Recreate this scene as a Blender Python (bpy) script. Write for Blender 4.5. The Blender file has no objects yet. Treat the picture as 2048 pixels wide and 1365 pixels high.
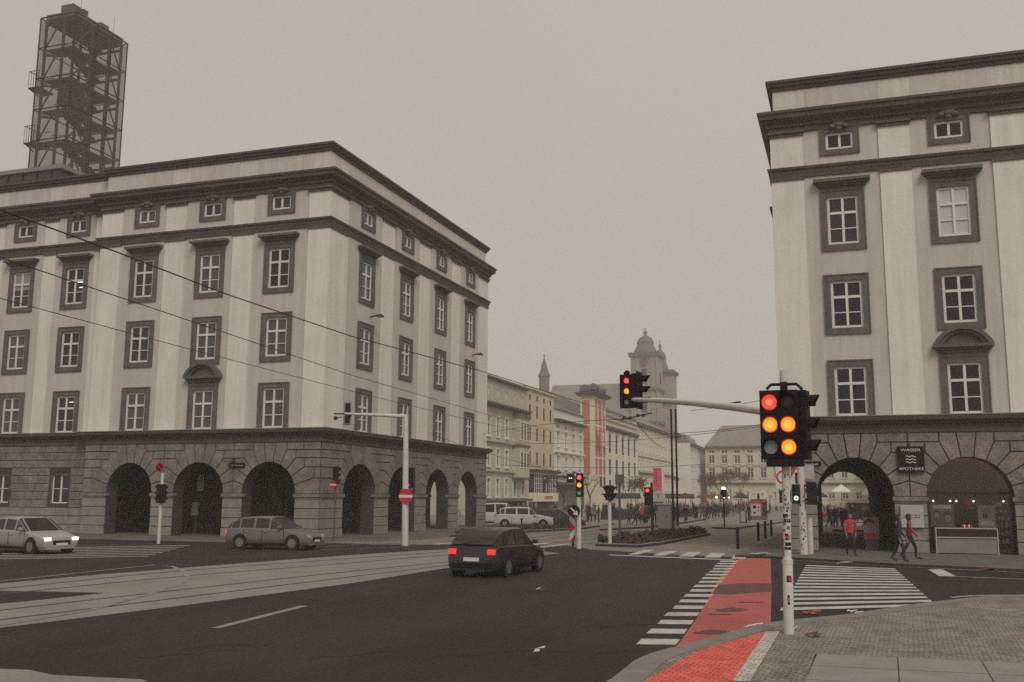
import bpy, bmesh, math, random
from mathutils import Vector, Matrix
random.seed(7)
# ------------------------------------------------------------------ camera, sky, sun, exposure
SC = bpy.context.scene
COL = SC.collection
R_ = Vector((0.94647503, 0.32273096, 0.00545441))
U_ = Vector((0.04473889, -0.14790381, 0.98798932))
F_ = Vector((-0.31966146, 0.93486319, 0.15442589))
CAM = Vector((0, 0, 2.465)); FPX = 1977.1
cd = bpy.data.cameras.new('camera'); cam = bpy.data.objects.new('camera', cd); COL.objects.link(cam)
cam.matrix_world = Matrix(((R_.x, U_.x, -F_.x, CAM.x), (R_.y, U_.y, -F_.y, CAM.y), (R_.z, U_.z, -F_.z, CAM.z), (0, 0, 0, 1)))
cd.sensor_width = 36; cd.lens = FPX / 2048 * 36; cd.clip_end = 3000; cd.clip_start = .1
SC.camera = cam
w = bpy.data.worlds.new('World'); SC.world = w; w.use_nodes = True
nt = w.node_tree; nt.nodes.clear()
sky = nt.nodes.new('ShaderNodeTexSky'); sky.sky_type = 'NISHITA'; sky.sun_disc = False
SUN_EL, SUN_AZ = math.radians(46), math.radians(141)
sky.sun_elevation = SUN_EL; sky.sun_rotation = SUN_AZ; sky.dust_density = 5
b1 = nt.nodes.new('ShaderNodeBackground'); b1.inputs[1].default_value = .05
b2 = nt.nodes.new('ShaderNodeBackground'); b2.inputs[1].default_value = 1
tc = nt.nodes.new('ShaderNodeTexCoord'); no = nt.nodes.new('ShaderNodeTexNoise'); no.inputs['Scale'].default_value = 1.6; no.inputs['Detail'].default_value = 3
rp = nt.nodes.new('ShaderNodeValToRGB'); rp.color_ramp.elements[0].position = .3; rp.color_ramp.elements[1].position = .7
rp.color_ramp.elements[0].color = (.52, .482, .428, 1); rp.color_ramp.elements[1].color = (.56, .52, .465, 1)
ad = nt.nodes.new('ShaderNodeMixShader'); ad.inputs[0].default_value = .9
ow = nt.nodes.new('ShaderNodeOutputWorld'); L = nt.links.new
L(sky.outputs[0], b1.inputs[0]); L(tc.outputs['Generated'], no.inputs['Vector']); L(no.outputs['Fac'], rp.inputs['Fac']); L(rp.outputs[0], b2.inputs[0])
L(b1.outputs[0], ad.inputs[1]); L(b2.outputs[0], ad.inputs[2]); L(ad.outputs[0], ow.inputs[0])
sd = bpy.data.lights.new('sun', 'SUN'); sd.energy = 1.5; sd.angle = math.radians(25); sd.color = (1, .965, .92)
so = bpy.data.objects.new('sun', sd); COL.objects.link(so)
sdir = Vector((math.sin(SUN_AZ) * math.cos(SUN_EL), math.cos(SUN_AZ) * math.cos(SUN_EL), math.sin(SUN_EL)))
so.rotation_euler = sdir.to_track_quat('Z', 'Y').to_euler()
SC.view_settings.view_transform = 'Standard'; SC.view_settings.look = 'None'; SC.view_settings.exposure = 0; SC.view_settings.gamma = 1
# ------------------------------------------------------------------ helpers
def pl(px, py, ax, val):
    d = F_ + R_ * ((px - 1024) / FPX) - U_ * ((py - 682.5) / FPX); i = 'XYZ'.index(ax)
    return CAM + d * ((val - CAM[i]) / d[i])
def g(px, py, z=0.):
    return pl(px, py, 'Z', z)
MATS = {}
def mat(n, c, rough=.85, ns=0, na=.15, bump=0., bs=40, metal=0, emit=None, es=1, c2=None, objcol=False, spec=None, stretch=None, streak=0, brick=None):
    if spec is None: spec = .5 if rough < .42 else .18
    m = bpy.data.materials.new(n); m.use_nodes = True; t = m.node_tree; p = t.nodes['Principled BSDF']; ln = t.links.new
    p.inputs['Roughness'].default_value = rough; p.inputs['Metallic'].default_value = metal; p.inputs['Specular IOR Level'].default_value = spec
    p.inputs['Base Color'].default_value = (*c, 1)
    co = t.nodes.new('ShaderNodeTexCoord'); mp = t.nodes.new('ShaderNodeMapping'); ln(co.outputs['Object'], mp.inputs[0])
    if stretch: mp.inputs['Scale'].default_value = stretch
    src = None
    if ns:
        nz = t.nodes.new('ShaderNodeTexNoise'); nz.inputs['Scale'].default_value = ns; nz.inputs['Detail'].default_value = 6; nz.inputs['Roughness'].default_value = .65
        ln(mp.outputs[0], nz.inputs['Vector'])
        r = t.nodes.new('ShaderNodeValToRGB'); r.color_ramp.elements[0].position = .3; r.color_ramp.elements[1].position = .7
        ca = [x * (1 - na) for x in c] if c2 is None else c2; cb = [min(1, x * (1 + na)) for x in c] if c2 is None else c
        r.color_ramp.elements[0].color = (*ca, 1); r.color_ramp.elements[1].color = (*cb, 1)
        ln(nz.outputs['Fac'], r.inputs['Fac']); src = r.outputs[0]
        # fine grain
        n2 = t.nodes.new('ShaderNodeTexNoise'); n2.inputs['Scale'].default_value = max(12, ns * 14); n2.inputs['Detail'].default_value = 2; ln(co.outputs['Object'], n2.inputs['Vector'])
        mr = t.nodes.new('ShaderNodeMapRange'); mr.inputs[1].default_value = .3; mr.inputs[2].default_value = .7; mr.inputs[3].default_value = 1 - na * .8; mr.inputs[4].default_value = 1 + na * .8
        mx = t.nodes.new('ShaderNodeVectorMath'); mx.operation = 'SCALE'; ln(n2.outputs['Fac'], mr.inputs[0]); ln(src, mx.inputs[0]); ln(mr.outputs[0], mx.inputs['Scale']); src = mx.outputs[0]
    if streak:
        m3 = t.nodes.new('ShaderNodeMapping'); m3.inputs['Scale'].default_value = (1.3, 1.3, .09); ln(co.outputs['Object'], m3.inputs[0])
        n3 = t.nodes.new('ShaderNodeTexNoise'); n3.inputs['Scale'].default_value = 2.2; n3.inputs['Detail'].default_value = 7; n3.inputs['Roughness'].default_value = .7; ln(m3.outputs[0], n3.inputs['Vector'])
        r3 = t.nodes.new('ShaderNodeMapRange'); r3.inputs[1].default_value = .35; r3.inputs[2].default_value = .62; r3.inputs[3].default_value = 1 - streak; r3.inputs[4].default_value = 1.0; ln(n3.outputs['Fac'], r3.inputs[0])
        x3 = t.nodes.new('ShaderNodeVectorMath'); x3.operation = 'SCALE'; ln(src, x3.inputs[0]); ln(r3.outputs[0], x3.inputs['Scale']); src = x3.outputs[0]
    if brick:
        bk = t.nodes.new('ShaderNodeTexBrick'); bk.inputs['Scale'].default_value = brick[0]; bk.inputs['Mortar Size'].default_value = brick[1]; bk.inputs['Brick Width'].default_value = brick[2]; bk.inputs['Row Height'].default_value = brick[3]
        bk.inputs['Mortar Smooth'].default_value = .3; bk.inputs['Bias'].default_value = 0
        bk.inputs['Color1'].default_value = (.82, .82, .82, 1); bk.inputs['Color2'].default_value = (1.15, 1.13, 1.1, 1); bk.inputs['Mortar'].default_value = (.5, .48, .46, 1)
        wn = t.nodes.new('ShaderNodeTexNoise'); wn.inputs['Scale'].default_value = 3; wn.inputs['Detail'].default_value = 4; ln(co.outputs['Object'], wn.inputs['Vector'])
        va = t.nodes.new('ShaderNodeVectorMath'); va.operation = 'SCALE'; va.inputs['Scale'].default_value = brick[4]; ln(wn.outputs['Color'], va.inputs[0])
        vb = t.nodes.new('ShaderNodeVectorMath'); vb.operation = 'ADD'; ln(mp.outputs[0], vb.inputs[0]); ln(va.outputs[0], vb.inputs[1]); ln(vb.outputs[0], bk.inputs['Vector'])
        if len(brick) > 5: mp.inputs['Rotation'].default_value = (0, 0, brick[5])
        mm = t.nodes.new('ShaderNodeVectorMath'); mm.operation = 'MULTIPLY'; ln(bk.outputs['Color'], mm.inputs[0])
        if src: ln(src, mm.inputs[1])
        else: mm.inputs[1].default_value = c
        src = mm.outputs[0]
        bb = t.nodes.new('ShaderNodeBump'); bb.inputs['Strength'].default_value = .5; bb.inputs['Distance'].default_value = .02; bb.invert = True; ln(bk.outputs['Fac'], bb.inputs['Height']); ln(bb.outputs[0], p.inputs['Normal'])
    if objcol:
        oi = t.nodes.new('ShaderNodeObjectInfo'); src = oi.outputs['Color']
    if src: ln(src, p.inputs['Base Color'])
    if bump and not brick:
        bn = t.nodes.new('ShaderNodeTexNoise'); bn.inputs['Scale'].default_value = bs; bn.inputs['Detail'].default_value = 5; ln(co.outputs['Object'], bn.inputs['Vector'])
        bu = t.nodes.new('ShaderNodeBump'); bu.inputs['Strength'].default_value = bump; bu.inputs['Distance'].default_value = .03; ln(bn.outputs['Fac'], bu.inputs['Height']); ln(bu.outputs[0], p.inputs['Normal'])
    if emit: p.inputs['Emission Color'].default_value = (*emit, 1); p.inputs['Emission Strength'].default_value = es
    MATS[n] = m; return m
mat('wall', (.585, .54, .495), ns=.35, na=.07, streak=.13, bump=.25, bs=25)
mat('pil', (.76, .73, .655), ns=.4, na=.06, streak=.12, bump=.2, bs=25)
mat('parapet', (.66, .62, .56), ns=.4, na=.07, streak=.15, bump=.2, bs=25)
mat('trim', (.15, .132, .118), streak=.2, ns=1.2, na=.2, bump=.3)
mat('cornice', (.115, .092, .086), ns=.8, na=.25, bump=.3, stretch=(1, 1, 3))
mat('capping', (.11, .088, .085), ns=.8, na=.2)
mat('stone', (.215, .19, .165), ns=.8, na=.35, bump=.5, bs=18)
mat('joint', (.07, .058, .055), ns=2, na=.2)
mat('stoneL', (.27, .25, .22), ns=2, na=.2, bump=.4, bs=18)
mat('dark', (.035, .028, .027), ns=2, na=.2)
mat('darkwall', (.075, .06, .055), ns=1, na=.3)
mat('frame', (.72, .69, .63), rough=.5, ns=3, na=.06)
mat('glass', (.035, .028, .03), rough=.12, spec=.45); mat('glassfar', (.018, .015, .015), rough=.5, spec=.2); mat('towersteel', (.085, .07, .066), rough=.6)
mat('glassb', (.085, .075, .072), rough=.2, spec=.5); mat('glassc', (.02, .015, .016), rough=.1, spec=.4); mat('curtain', (.30, .28, .25), rough=.8); mat('glassblind', (.50, .52, .50), rough=.4)
mat('metalroof', (.2, .18, .17), rough=.6, ns=.5)
mat('asphalt', (.050, .040, .040), rough=.8, ns=.35, c2=(.028, .0225, .0225), stretch=(1, .35, 1), na=.3, bump=.4, bs=60)
mat('paving', (.29, .262, .225), ns=.25, na=.18, bump=.4, bs=8, brick=(1.0, .03, .34, .2, .12))
mat('sett', (.26, .238, .205), ns=1.6, na=.3, brick=(1.0, .014, .15, .105, .10, .05))
mat('settfar', (.185, .165, .148), ns=.9, na=.22, brick=(1.0, .02, .2, .14, .03, .05))
mat('slab', (.27, .245, .22), ns=1.5, na=.15, bump=.3)
mat('slabjoint', (.05, .042, .04), ns=1.5)
mat('concrete', (.245, .232, .205), ns=.5, na=.14, bump=.3, bs=50)
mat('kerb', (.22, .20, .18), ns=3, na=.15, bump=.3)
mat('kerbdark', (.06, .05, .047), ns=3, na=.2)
mat('rail', (.05, .042, .04), rough=.4, metal=.2)
mat('mark', (.62, .59, .54), rough=.7, ns=2.0, na=.12, c2=(.34, .32, .29))
mat('markworn', (.33, .31, .28), rough=.7, ns=2.5, na=.2, c2=(.16, .145, .135))
mat('redlane', (.50, .125, .108), rough=.75, ns=1.1, na=.2, c2=(.36, .095, .085), bump=.3, bs=60)
mat('redsett', (.72, .14, .105), rough=.75, ns=2.2, na=.25, brick=(1.0, .012, .15, .105, .10, .05))
mat('whitesett', (.52, .50, .45), rough=.75, ns=2.2, na=.2, brick=(1.0, .012, .15, .105, .10, .05))
mat('patch', (.13, .066, .060), ns=2, na=.3)
mat('polewhite', (.60, .57, .52), rough=.5, ns=3, na=.1)
mat('polegrey', (.10, .09, .085), rough=.6)
mat('black', (.014, .009, .011), rough=.55, ns=8, na=.2)
mat('steel', (.045, .036, .036), rough=.5, ns=3)
mat('red', (.55, .03, .04), rough=.5); mat('white', (.68, .66, .62), rough=.5); mat('pink', (.62, .12, .18), rough=.6)
mat('lampred', (.8, .05, .05), emit=(1, .045, .035), es=1.3)
mat('lampyel', (.8, .4, .05), emit=(1, .33, .02), es=.95)
mat('lampredcore', (.8, .2, .1), emit=(1, .14, .08), es=1.4); mat('lampyelcore', (.8, .5, .1), emit=(1, .48, .07), es=1.0); mat('lamprim', (.6, .05, .02), emit=(.75, .05, .01), es=.7)
mat('lampoff', (.30, .36, .34), rough=.3)
mat('lampwhite', (.8, .8, .7), emit=(1, .98, .9), es=1.6)
mat('lampdark', (.03, .022, .022), rough=.3)
mat('greenlit', (.6, .8, .7), emit=(.75, 1, .85), es=1.1)
mat('headlamp', (.9, .85, .7), emit=(1, .9, .65), es=1.6)
mat('taillamp', (.6, .03, .03), emit=(1, .05, .03), es=.75)
mat('carobj', (.5, .5, .5), rough=.3, objcol=True); mat('tyre', (.025, .022, .022), rough=.8); mat('rim', (.3, .3, .3), rough=.35, metal=.7)
mat('skin', (.36, .22, .17)); mat('cloth', (.3, .3, .3), objcol=True); mat('trous', (.035, .032, .04)); mat('hair', (.05, .032, .025)); mat('shoe', (.02, .018, .018))
mat('leaf', (.06, .058, .03), ns=4, na=.4); mat('leaf2', (.10, .055, .03), ns=4, na=.4); mat('leafred', (.17, .05, .035), ns=4, na=.3); mat('bark', (.05, .04, .035), ns=6, na=.3)
mat('soil', (.06, .048, .04), ns=4, na=.4, bump=.6, bs=12)
mat('brown', (.09, .04, .028), ns=2, na=.5); mat('orange', (.55, .13, .03)); mat('rust', (.15, .035, .02), ns=1.5, na=.6)
mat('grey', (.25, .23, .22), ns=3, na=.1); mat('lightgrey', (.45, .43, .40), ns=3, na=.1); mat('midgrey', (.14, .12, .115), ns=3, na=.1)
mat('b_sage', (0.472, 0.443, 0.354), ns=.4, na=.1); mat('b_beige', (0.590, 0.484, 0.354), ns=.4, na=.08); mat('b_white', (0.708, 0.673, 0.614), ns=.4, na=.08)
mat('b_lilac', (.36,.33,.34), ns=.4, na=.1); mat('b_pink', (.50, .19, .15), ns=.8, na=.1); mat('b_cream', (0.708, 0.637, 0.507), ns=.4, na=.08)
mat('b_stone', (0.614, 0.543, 0.413), ns=.4, na=.1); mat('rooftile', (.235, .20, .18), ns=1.5, na=.2, stretch=(1, 1, 4)); mat('b_dark', (.055, .045, .042), ns=2)
mat('copper', (.16, .14, .15), ns=.5)
m = bpy.data.materials.new('towerglass'); m.use_nodes = True; t = m.node_tree; t.nodes.clear()
a_ = t.nodes.new('ShaderNodeBsdfTransparent'); a_.inputs[0].default_value = (.68, .645, .63, 1); bq = t.nodes.new('ShaderNodeBsdfGlossy'); bq.inputs['Roughness'].default_value = .1; bq.inputs[0].default_value = (.6, .58, .55, 1)
mq = t.nodes.new('ShaderNodeMixShader'); mq.inputs[0].default_value = .12; oq = t.nodes.new('ShaderNodeOutputMaterial')
t.links.new(a_.outputs[0], mq.inputs[1]); t.links.new(bq.outputs[0], mq.inputs[2]); t.links.new(mq.outputs[0], oq.inputs[0]); MATS['towerglass'] = m
m2 = m.copy(); m2.name = 'shopglass'; m2.node_tree.nodes['Transparent BSDF'].inputs[0].default_value = (.85, .82, .8, 1); MATS['shopglass'] = m2

class FR:
    def __init__(s, ox, oy, ux, uy, nx, ny): s.o = (ox, oy); s.u = (ux, uy); s.n = (nx, ny)
    def __call__(s, u, v, w): return (s.o[0] + u * s.u[0] + v * s.n[0], s.o[1] + u * s.u[1] + v * s.n[1], w)
W0 = FR(0, 0, 1, 0, 0, 1)
ORG = {}
class MB:
    def __init__(s, *mats): s.v = []; s.f = []; s.m = []; s.mats = list(mats) or ['wall']
    def mi(s, m):
        if isinstance(m, int): return m
        if m not in s.mats: s.mats.append(m)
        return s.mats.index(m)
    def poly(s, pts, m=0):
        i = len(s.v); s.v += [tuple(p) for p in pts]; s.f.append(tuple(range(i, i + len(pts)))); s.m.append(s.mi(m)); return s
    def box(s, fr, u0, u1, v0, v1, w0, w1, m=0):
        i = len(s.v); s.v += [fr(u, v, w) for w in (w0, w1) for v in (v0, v1) for u in (u0, u1)]
        for q in ((0, 1, 3, 2), (4, 6, 7, 5), (0, 4, 5, 1), (2, 3, 7, 6), (0, 2, 6, 4), (1, 5, 7, 3)): s.f.append(tuple(i + k for k in q)); s.m.append(s.mi(m))
        return s
    def prism(s, pts, ext, m=0):   # pts: 3D polygon, ext: vector
        n = len(pts); i = len(s.v); e = Vector(ext); s.v += [tuple(p) for p in pts] + [tuple(Vector(p) + e) for p in pts]
        s.f.append(tuple(range(i, i + n))); s.f.append(tuple(range(i + 2 * n - 1, i + n - 1, -1)))
        for k in range(n): s.f.append((i + k, i + (k + 1) % n, i + n + (k + 1) % n, i + n + k))
        s.m += [s.mi(m)] * (n + 2); return s
    def fprism(s, fr, uw, v0, v1, m=0):
        n3 = Vector((fr.n[0], fr.n[1], 0)) * (v1 - v0); return s.prism([fr(u, v0, w) for u, w in uw], n3, m)
    def tube(s, pts, r, seg=8, m=0, cap=True):
        pts = [Vector(p) for p in pts]; rs = r if isinstance(r, (list, tuple)) else [r] * len(pts); base = len(s.v); n = len(pts); pr = None
        for k, p in enumerate(pts):
            d = (pts[min(k + 1, n - 1)] - pts[max(k - 1, 0)]).normalized()
            if pr is None or abs(pr.dot(d)) > .95: pr = Vector((0, 0, 1)) if abs(d.z) < .9 else Vector((1, 0, 0))
            a = d.cross(pr).normalized(); b = d.cross(a)
            for j in range(seg): th = 2 * math.pi * j / seg; s.v.append(tuple(p + (a * math.cos(th) + b * math.sin(th)) * rs[k]))
        for k in range(n - 1):
            for j in range(seg): q = base + k * seg; s.f.append((q + j, q + (j + 1) % seg, q + seg + (j + 1) % seg, q + seg + j)); s.m.append(s.mi(m))
        if cap:
            s.f.append(tuple(base + j for j in range(seg))[::-1]); s.f.append(tuple(base + (n - 1) * seg + j for j in range(seg))); s.m += [s.mi(m)] * 2
        return s
    def lathe(s, c, prof, seg=12, m=0, sq=0):
        base = len(s.v); c = Vector(c)
        for r, z in prof:
            for j in range(seg): th = 2 * math.pi * (j + .5) / seg; s.v.append((c.x + r * math.cos(th), c.y + r * math.sin(th), c.z + z))
        for k in range(len(prof) - 1):
            for j in range(seg): q = base + k * seg; s.f.append((q + j, q + (j + 1) % seg, q + seg + (j + 1) % seg, q + seg + j)); s.m.append(s.mi(m))
        s.f.append(tuple(base + (len(prof) - 1) * seg + j for j in range(seg))); s.m.append(s.mi(m)); return s
    def disc(s, c, nrm, r, th=.02, seg=20, m=0):
        c = Vector(c); nrm = Vector(nrm).normalized(); return s.tube([c, c + nrm * th], r, seg, m)
    def blob(s, c, r, m=0, sub=1, squash=1):
        bm = bmesh.new(); bmesh.ops.create_icosphere(bm, subdivisions=sub, radius=1); i = len(s.v)
        for q in bm.verts: s.v.append((c[0] + q.co.x * r, c[1] + q.co.y * r, c[2] + q.co.z * r * squash))
        for q in bm.faces: s.f.append(tuple(i + x.index for x in q.verts)); s.m.append(s.mi(m))
        bm.free(); return s
    def build(s, name, parent=None, smooth=False, bevel=0, label=None, cat=None, group=None, kind=None, org=None):
        if parent is not None: o0 = ORG[parent]
        elif org: o0 = Vector(org)
        else:
            xs = [v[0] for v in s.v]; ys = [v[1] for v in s.v]; zs = [v[2] for v in s.v]
            o0 = Vector(((min(xs) + max(xs)) / 2, (min(ys) + max(ys)) / 2, min(zs)))
        me = bpy.data.meshes.new(name); me.from_pydata([(v[0] - o0.x, v[1] - o0.y, v[2] - o0.z) for v in s.v], [], s.f)
        for k in s.mats: me.materials.append(MATS[k])
        me.polygons.foreach_set('material_index', s.m)
        bm = bmesh.new(); bm.from_mesh(me)
        if smooth: bmesh.ops.remove_doubles(bm, verts=bm.verts, dist=1e-5)
        bmesh.ops.recalc_face_normals(bm, faces=bm.faces); bm.to_mesh(me); bm.free()
        if smooth:
            me.polygons.foreach_set('use_smooth', [True] * len(me.polygons)); me.set_sharp_from_angle(angle=math.radians(38))
        o = bpy.data.objects.new(name, me); COL.objects.link(o); ORG[o] = o0
        if parent is not None: o.parent = parent
        else: o.location = o0
        if bevel: b = o.modifiers.new('bevel', 'BEVEL'); b.width = bevel; b.segments = 2; b.limit_method = 'ANGLE'
        return tag(o, label, cat, group, kind)
def tag(o, label=None, cat=None, group=None, kind=None):
    for k, v in (('label', label), ('category', cat), ('group', group), ('kind', kind)):
        if v: o[k] = v
    return o
def thing(name, loc, label, cat, group=None):
    o = bpy.data.objects.new(name, None); COL.objects.link(o); o.location = loc; o.empty_display_size = .3; ORG[o] = Vector(loc)
    return tag(o, label, cat, group)
def copy_tree(o, parent=None):
    c = o.copy(); COL.objects.link(c); ORG[c] = ORG[o]
    if parent: c.parent = parent
    for ch in list(KIDS.get(o, o.children)): copy_tree(ch, c)
    return c
KIDS = {}
def textmesh(s, fr, u, v, w, size, mb, m=0, align='CENTER', sx=1, sy=1):
    c = bpy.data.curves.new('t', 'FONT'); c.body = s; c.size = size; c.align_x = align; c.extrude = .004
    o = bpy.data.objects.new('t', c); COL.objects.link(o); bpy.context.view_layer.update()
    me = bpy.data.meshes.new_from_object(o.evaluated_get(bpy.context.evaluated_depsgraph_get()))
    i = len(mb.v)
    for q in me.vertices: mb.v.append(fr(u + q.co.x * sx, v + q.co.z, w + q.co.y * sy))
    for p in me.polygons: mb.f.append(tuple(i + k for k in p.vertices)); mb.m.append(mb.mi(m))
    bpy.data.objects.remove(o); bpy.data.curves.remove(c); bpy.data.meshes.remove(me)
def clip(poly, a, b, c):  # keep a*x+b*y<=c
    out = []
    for i in range(len(poly)):
        p, q = poly[i], poly[(i + 1) % len(poly)]; dp = a * p[0] + b * p[1] - c; dq = a * q[0] + b * q[1] - c
        if dp <= 0: out.append(p)
        if (dp < 0 < dq) or (dq < 0 < dp): t_ = dp / (dp - dq); out.append((p[0] + t_ * (q[0] - p[0]), p[1] + t_ * (q[1] - p[1])))
    return out
def inset(poly, d):
    A = sum(poly[i][0] * poly[(i + 1) % len(poly)][1] - poly[(i + 1) % len(poly)][0] * poly[i][1] for i in range(len(poly)))
    if A < 0: poly = poly[::-1]
    res = list(poly)
    for i in range(len(poly)):
        p, q = poly[i], poly[(i + 1) % len(poly)]; dx, dy = q[0] - p[0], q[1] - p[1]; l = math.hypot(dx, dy)
        if l < .02: continue
        nx, ny = dy / l, -dx / l; res = clip(res, nx, ny, nx * p[0] + ny * p[1] - d)
        if len(res) < 3: return None
    return res
def wall_open(mb, fr, u0, u1, w0, w1, ops, depth=.25, m=0, rm=None):
    us = sorted({u0, u1, *[o[0] for o in ops], *[o[1] for o in ops]}); ws = sorted({w0, w1, *[o[2] for o in ops], *[o[3] for o in ops]})
    for i in range(len(us) - 1):
        for j in range(len(ws) - 1):
            a, b = (us[i] + us[i + 1]) / 2, (ws[j] + ws[j + 1]) / 2
            if any(o[0] < a < o[1] and o[2] < b < o[3] for o in ops): continue
            mb.poly([fr(us[i], 0, ws[j]), fr(us[i + 1], 0, ws[j]), fr(us[i + 1], 0, ws[j + 1]), fr(us[i], 0, ws[j + 1])], m)
    for a, b, c, d in ops:
        q = [(a, c), (b, c), (b, d), (a, d)]
        for k in range(4): p, r = q[k], q[(k + 1) % 4]; mb.poly([fr(p[0], 0, p[1]), fr(r[0], 0, r[1]), fr(r[0], -depth, r[1]), fr(p[0], -depth, p[1])], m if rm is None else rm)
def sweep(mb, path, prof, m=0, close=False):
    """path of (x,y), outward = right-hand side; prof list of (offset, z)"""
    n = len(path); nor = []
    for i in range(n):
        ns = []
        for a, b in ((i - 1, i), (i, i + 1)):
            if 0 <= a and b < n: dx, dy = path[b][0] - path[a][0], path[b][1] - path[a][1]; l = math.hypot(dx, dy); ns.append(Vector((dy / l, -dx / l)))
        if len(ns) == 2:
            mvec = ns[0] + ns[1]; mvec = mvec / (1 + ns[0].dot(ns[1]))
        else: mvec = ns[0]
        nor.append(mvec)
    rings = [[(p[0] + nor[i].x * o, p[1] + nor[i].y * o, z) for o, z in prof] for i, p in enumerate(path)]
    for i in range(n - 1):
        for k in range(len(prof) - 1): mb.poly([rings[i][k], rings[i + 1][k], rings[i + 1][k + 1], rings[i][k + 1]], m)
    mb.poly(rings[0], m); mb.poly(rings[-1], m)
# ------------------------------------------------------------------ ground, roads, markings
def sheet(name, pts, m, z, kind='structure', **k):
    return MB(m).poly([(p[0], p[1], z) for p in pts], 0).build(name, kind=kind, **k)
def slabsheet(name, pts, m, z1, z0=-.02, side=None):
    b = MB(m, side or m); n = len(pts); b.poly([(p[0], p[1], z1) for p in pts], 0)
    for i in range(n): p, q = pts[i], pts[(i + 1) % n]; b.poly([(p[0], p[1], z0), (q[0], q[1], z0), (q[0], q[1], z1), (p[0], p[1], z1)], 1)
    return b.build(name, kind='structure')
P2 = lambda l, z=0: [tuple(g(a, b, z))[:2] for a, b in l]
sheet('ground', [(-1500, -300), (1500, -300), (1500, 2200), (-1500, 2200)], 'paving', 0)
sheet('asphalt_road', [(-160, -60), (60, -60), (60, 40), (14, 36.5), (5.4, 37.6), (2.3, 38.8), (-1, 40.4), (-3.2, 42.2), (-7.5, 43.2), (-11.6, 45.6), (-13.2, 48), (-17.5, 48), (-22, 45.8), (-26, 46.2), (-160, 46.2)], 'asphalt', .004)
def offset_line(pts, wd, z, mb, m=0):
    pts = [Vector((p[0], p[1], 0)) for p in pts]
    L_, R2 = [], []
    for i, p in enumerate(pts):
        d = (pts[min(i + 1, len(pts) - 1)] - pts[max(i - 1, 0)]).normalized(); n = Vector((-d.y, d.x, 0)); L_.append(p + n * wd / 2); R2.append(p - n * wd / 2)
    for i in range(len(pts) - 1): mb.poly([(*L_[i][:2], z), (*L_[i + 1][:2], z), (*R2[i + 1][:2], z), (*R2[i][:2], z)], m)
def spline(pts, n=6):
    out = []; P = [pts[0]] + list(pts) + [pts[-1]]
    for i in range(1, len(P) - 2):
        for k in range(n):
            t_ = k / n; a, b, c, d = [Vector(q[:2]) for q in P[i - 1:i + 3]]
            out.append(tuple(.5 * (2 * b + (c - a) * t_ + (2 * a - 5 * b + 4 * c - d) * t_ ** 2 + (3 * b - a - 3 * c + d) * t_ ** 3)))
    out.append(tuple(pts[-1][:2])); return out
# tram bed
up = P2([(0, 1168), (200, 1150), (450, 1130), (700, 1111), (860, 1101), (1000, 1096)]); dn = P2([(1120, 1107), (950, 1128), (700, 1168), (350, 1214), (0, 1257)])
up = [(up[0][0] * 2 - up[2][0], up[0][1] * 2 - up[2][1])] + up; dn = dn + [(dn[-1][0] * 2 - dn[-2][0], dn[-1][1] * 2 - dn[-2][1])]
sheet('tram_track_bed', up + dn, 'concrete', .008)
sheet('asphalt_wedge', P2([(-60, 1182), (60, 1184), (210, 1187), (60, 1203), (-60, 1214)]), 'asphalt', .012)
rl = [P2([(0, 1179), (350, 1144), (700, 1118), (900, 1104), (1010, 1097)]), P2([(-20, 1192), (350, 1155), (700, 1127), (900, 1110), (1040, 1100)]),
      P2([(0, 1222), (350, 1182), (700, 1144), (900, 1124), (1060, 1107)]), P2([(0, 1241), (350, 1198), (700, 1155), (900, 1131), (1100, 1107)])]
rb = MB('rail')
for q in rl:
    e = [(q[0][0] * 2.4 - q[1][0] * 1.4, q[0][1] * 2.4 - q[1][1] * 1.4)]; offset_line(spline(e + q), .12, .014, rb)
for k in range(4):
    x = [-15.6, -14.6, -13.3, -12.3][k]
for q in ([(1010, 1097), (1120, 1085), (1250, 1072), (1380, 1052), (1480, 1027), (1550, 1008)], [(1040, 1100), (1150, 1090), (1280, 1076), (1420, 1054), (1510, 1030), (1565, 1010)],
          [(960, 1093), (1100, 1078), (1240, 1062), (1340, 1047), (1440, 1024), (1520, 1008)], [(940, 1090), (1080, 1074), (1220, 1058), (1320, 1043), (1420, 1020), (1500, 1007)]):
    offset_line(spline(P2(q)), .12, .014, rb)
rb.build('tram_rails', kind='structure')
mk = MB('markworn')
offset_line(P2([(-100, 1175), (0, 1164), (310, 1131), (345, 1134), (372, 1146), (376, 1158), (355, 1172), (290, 1192), (180, 1222), (0, 1252)]), .16, .016, mk)
offset_line(P2([(430, 1258), (608, 1213)]), .2, .012, mk)
for i in range(7):
    y = 1094 + i * 3.6; mk.poly([(*g(a, b)[:2], .012) for a, b in ((40 - i * 12, y + 3), (380 - i * 14, y - 3), (383 - i * 14, y - 1.6), (40 - i * 12, y + 4.8))], 0)
for a in ((560, 1087, 760, 1083), (620, 1101, 800, 1095), (650, 1094, 720, 1090), (740, 1090, 1000, 1078)): offset_line(P2([a[:2], a[2:]]), .12, .012, mk)
sheet('bridge_kerb', P2([(-40, 1338), (60, 1342), (105, 1352), (285, 1361), (330, 1385), (-60, 1400)]), 'concrete', .012)
mk.build('faded_road_markings', kind='structure')
zb = MB('mark')
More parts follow.
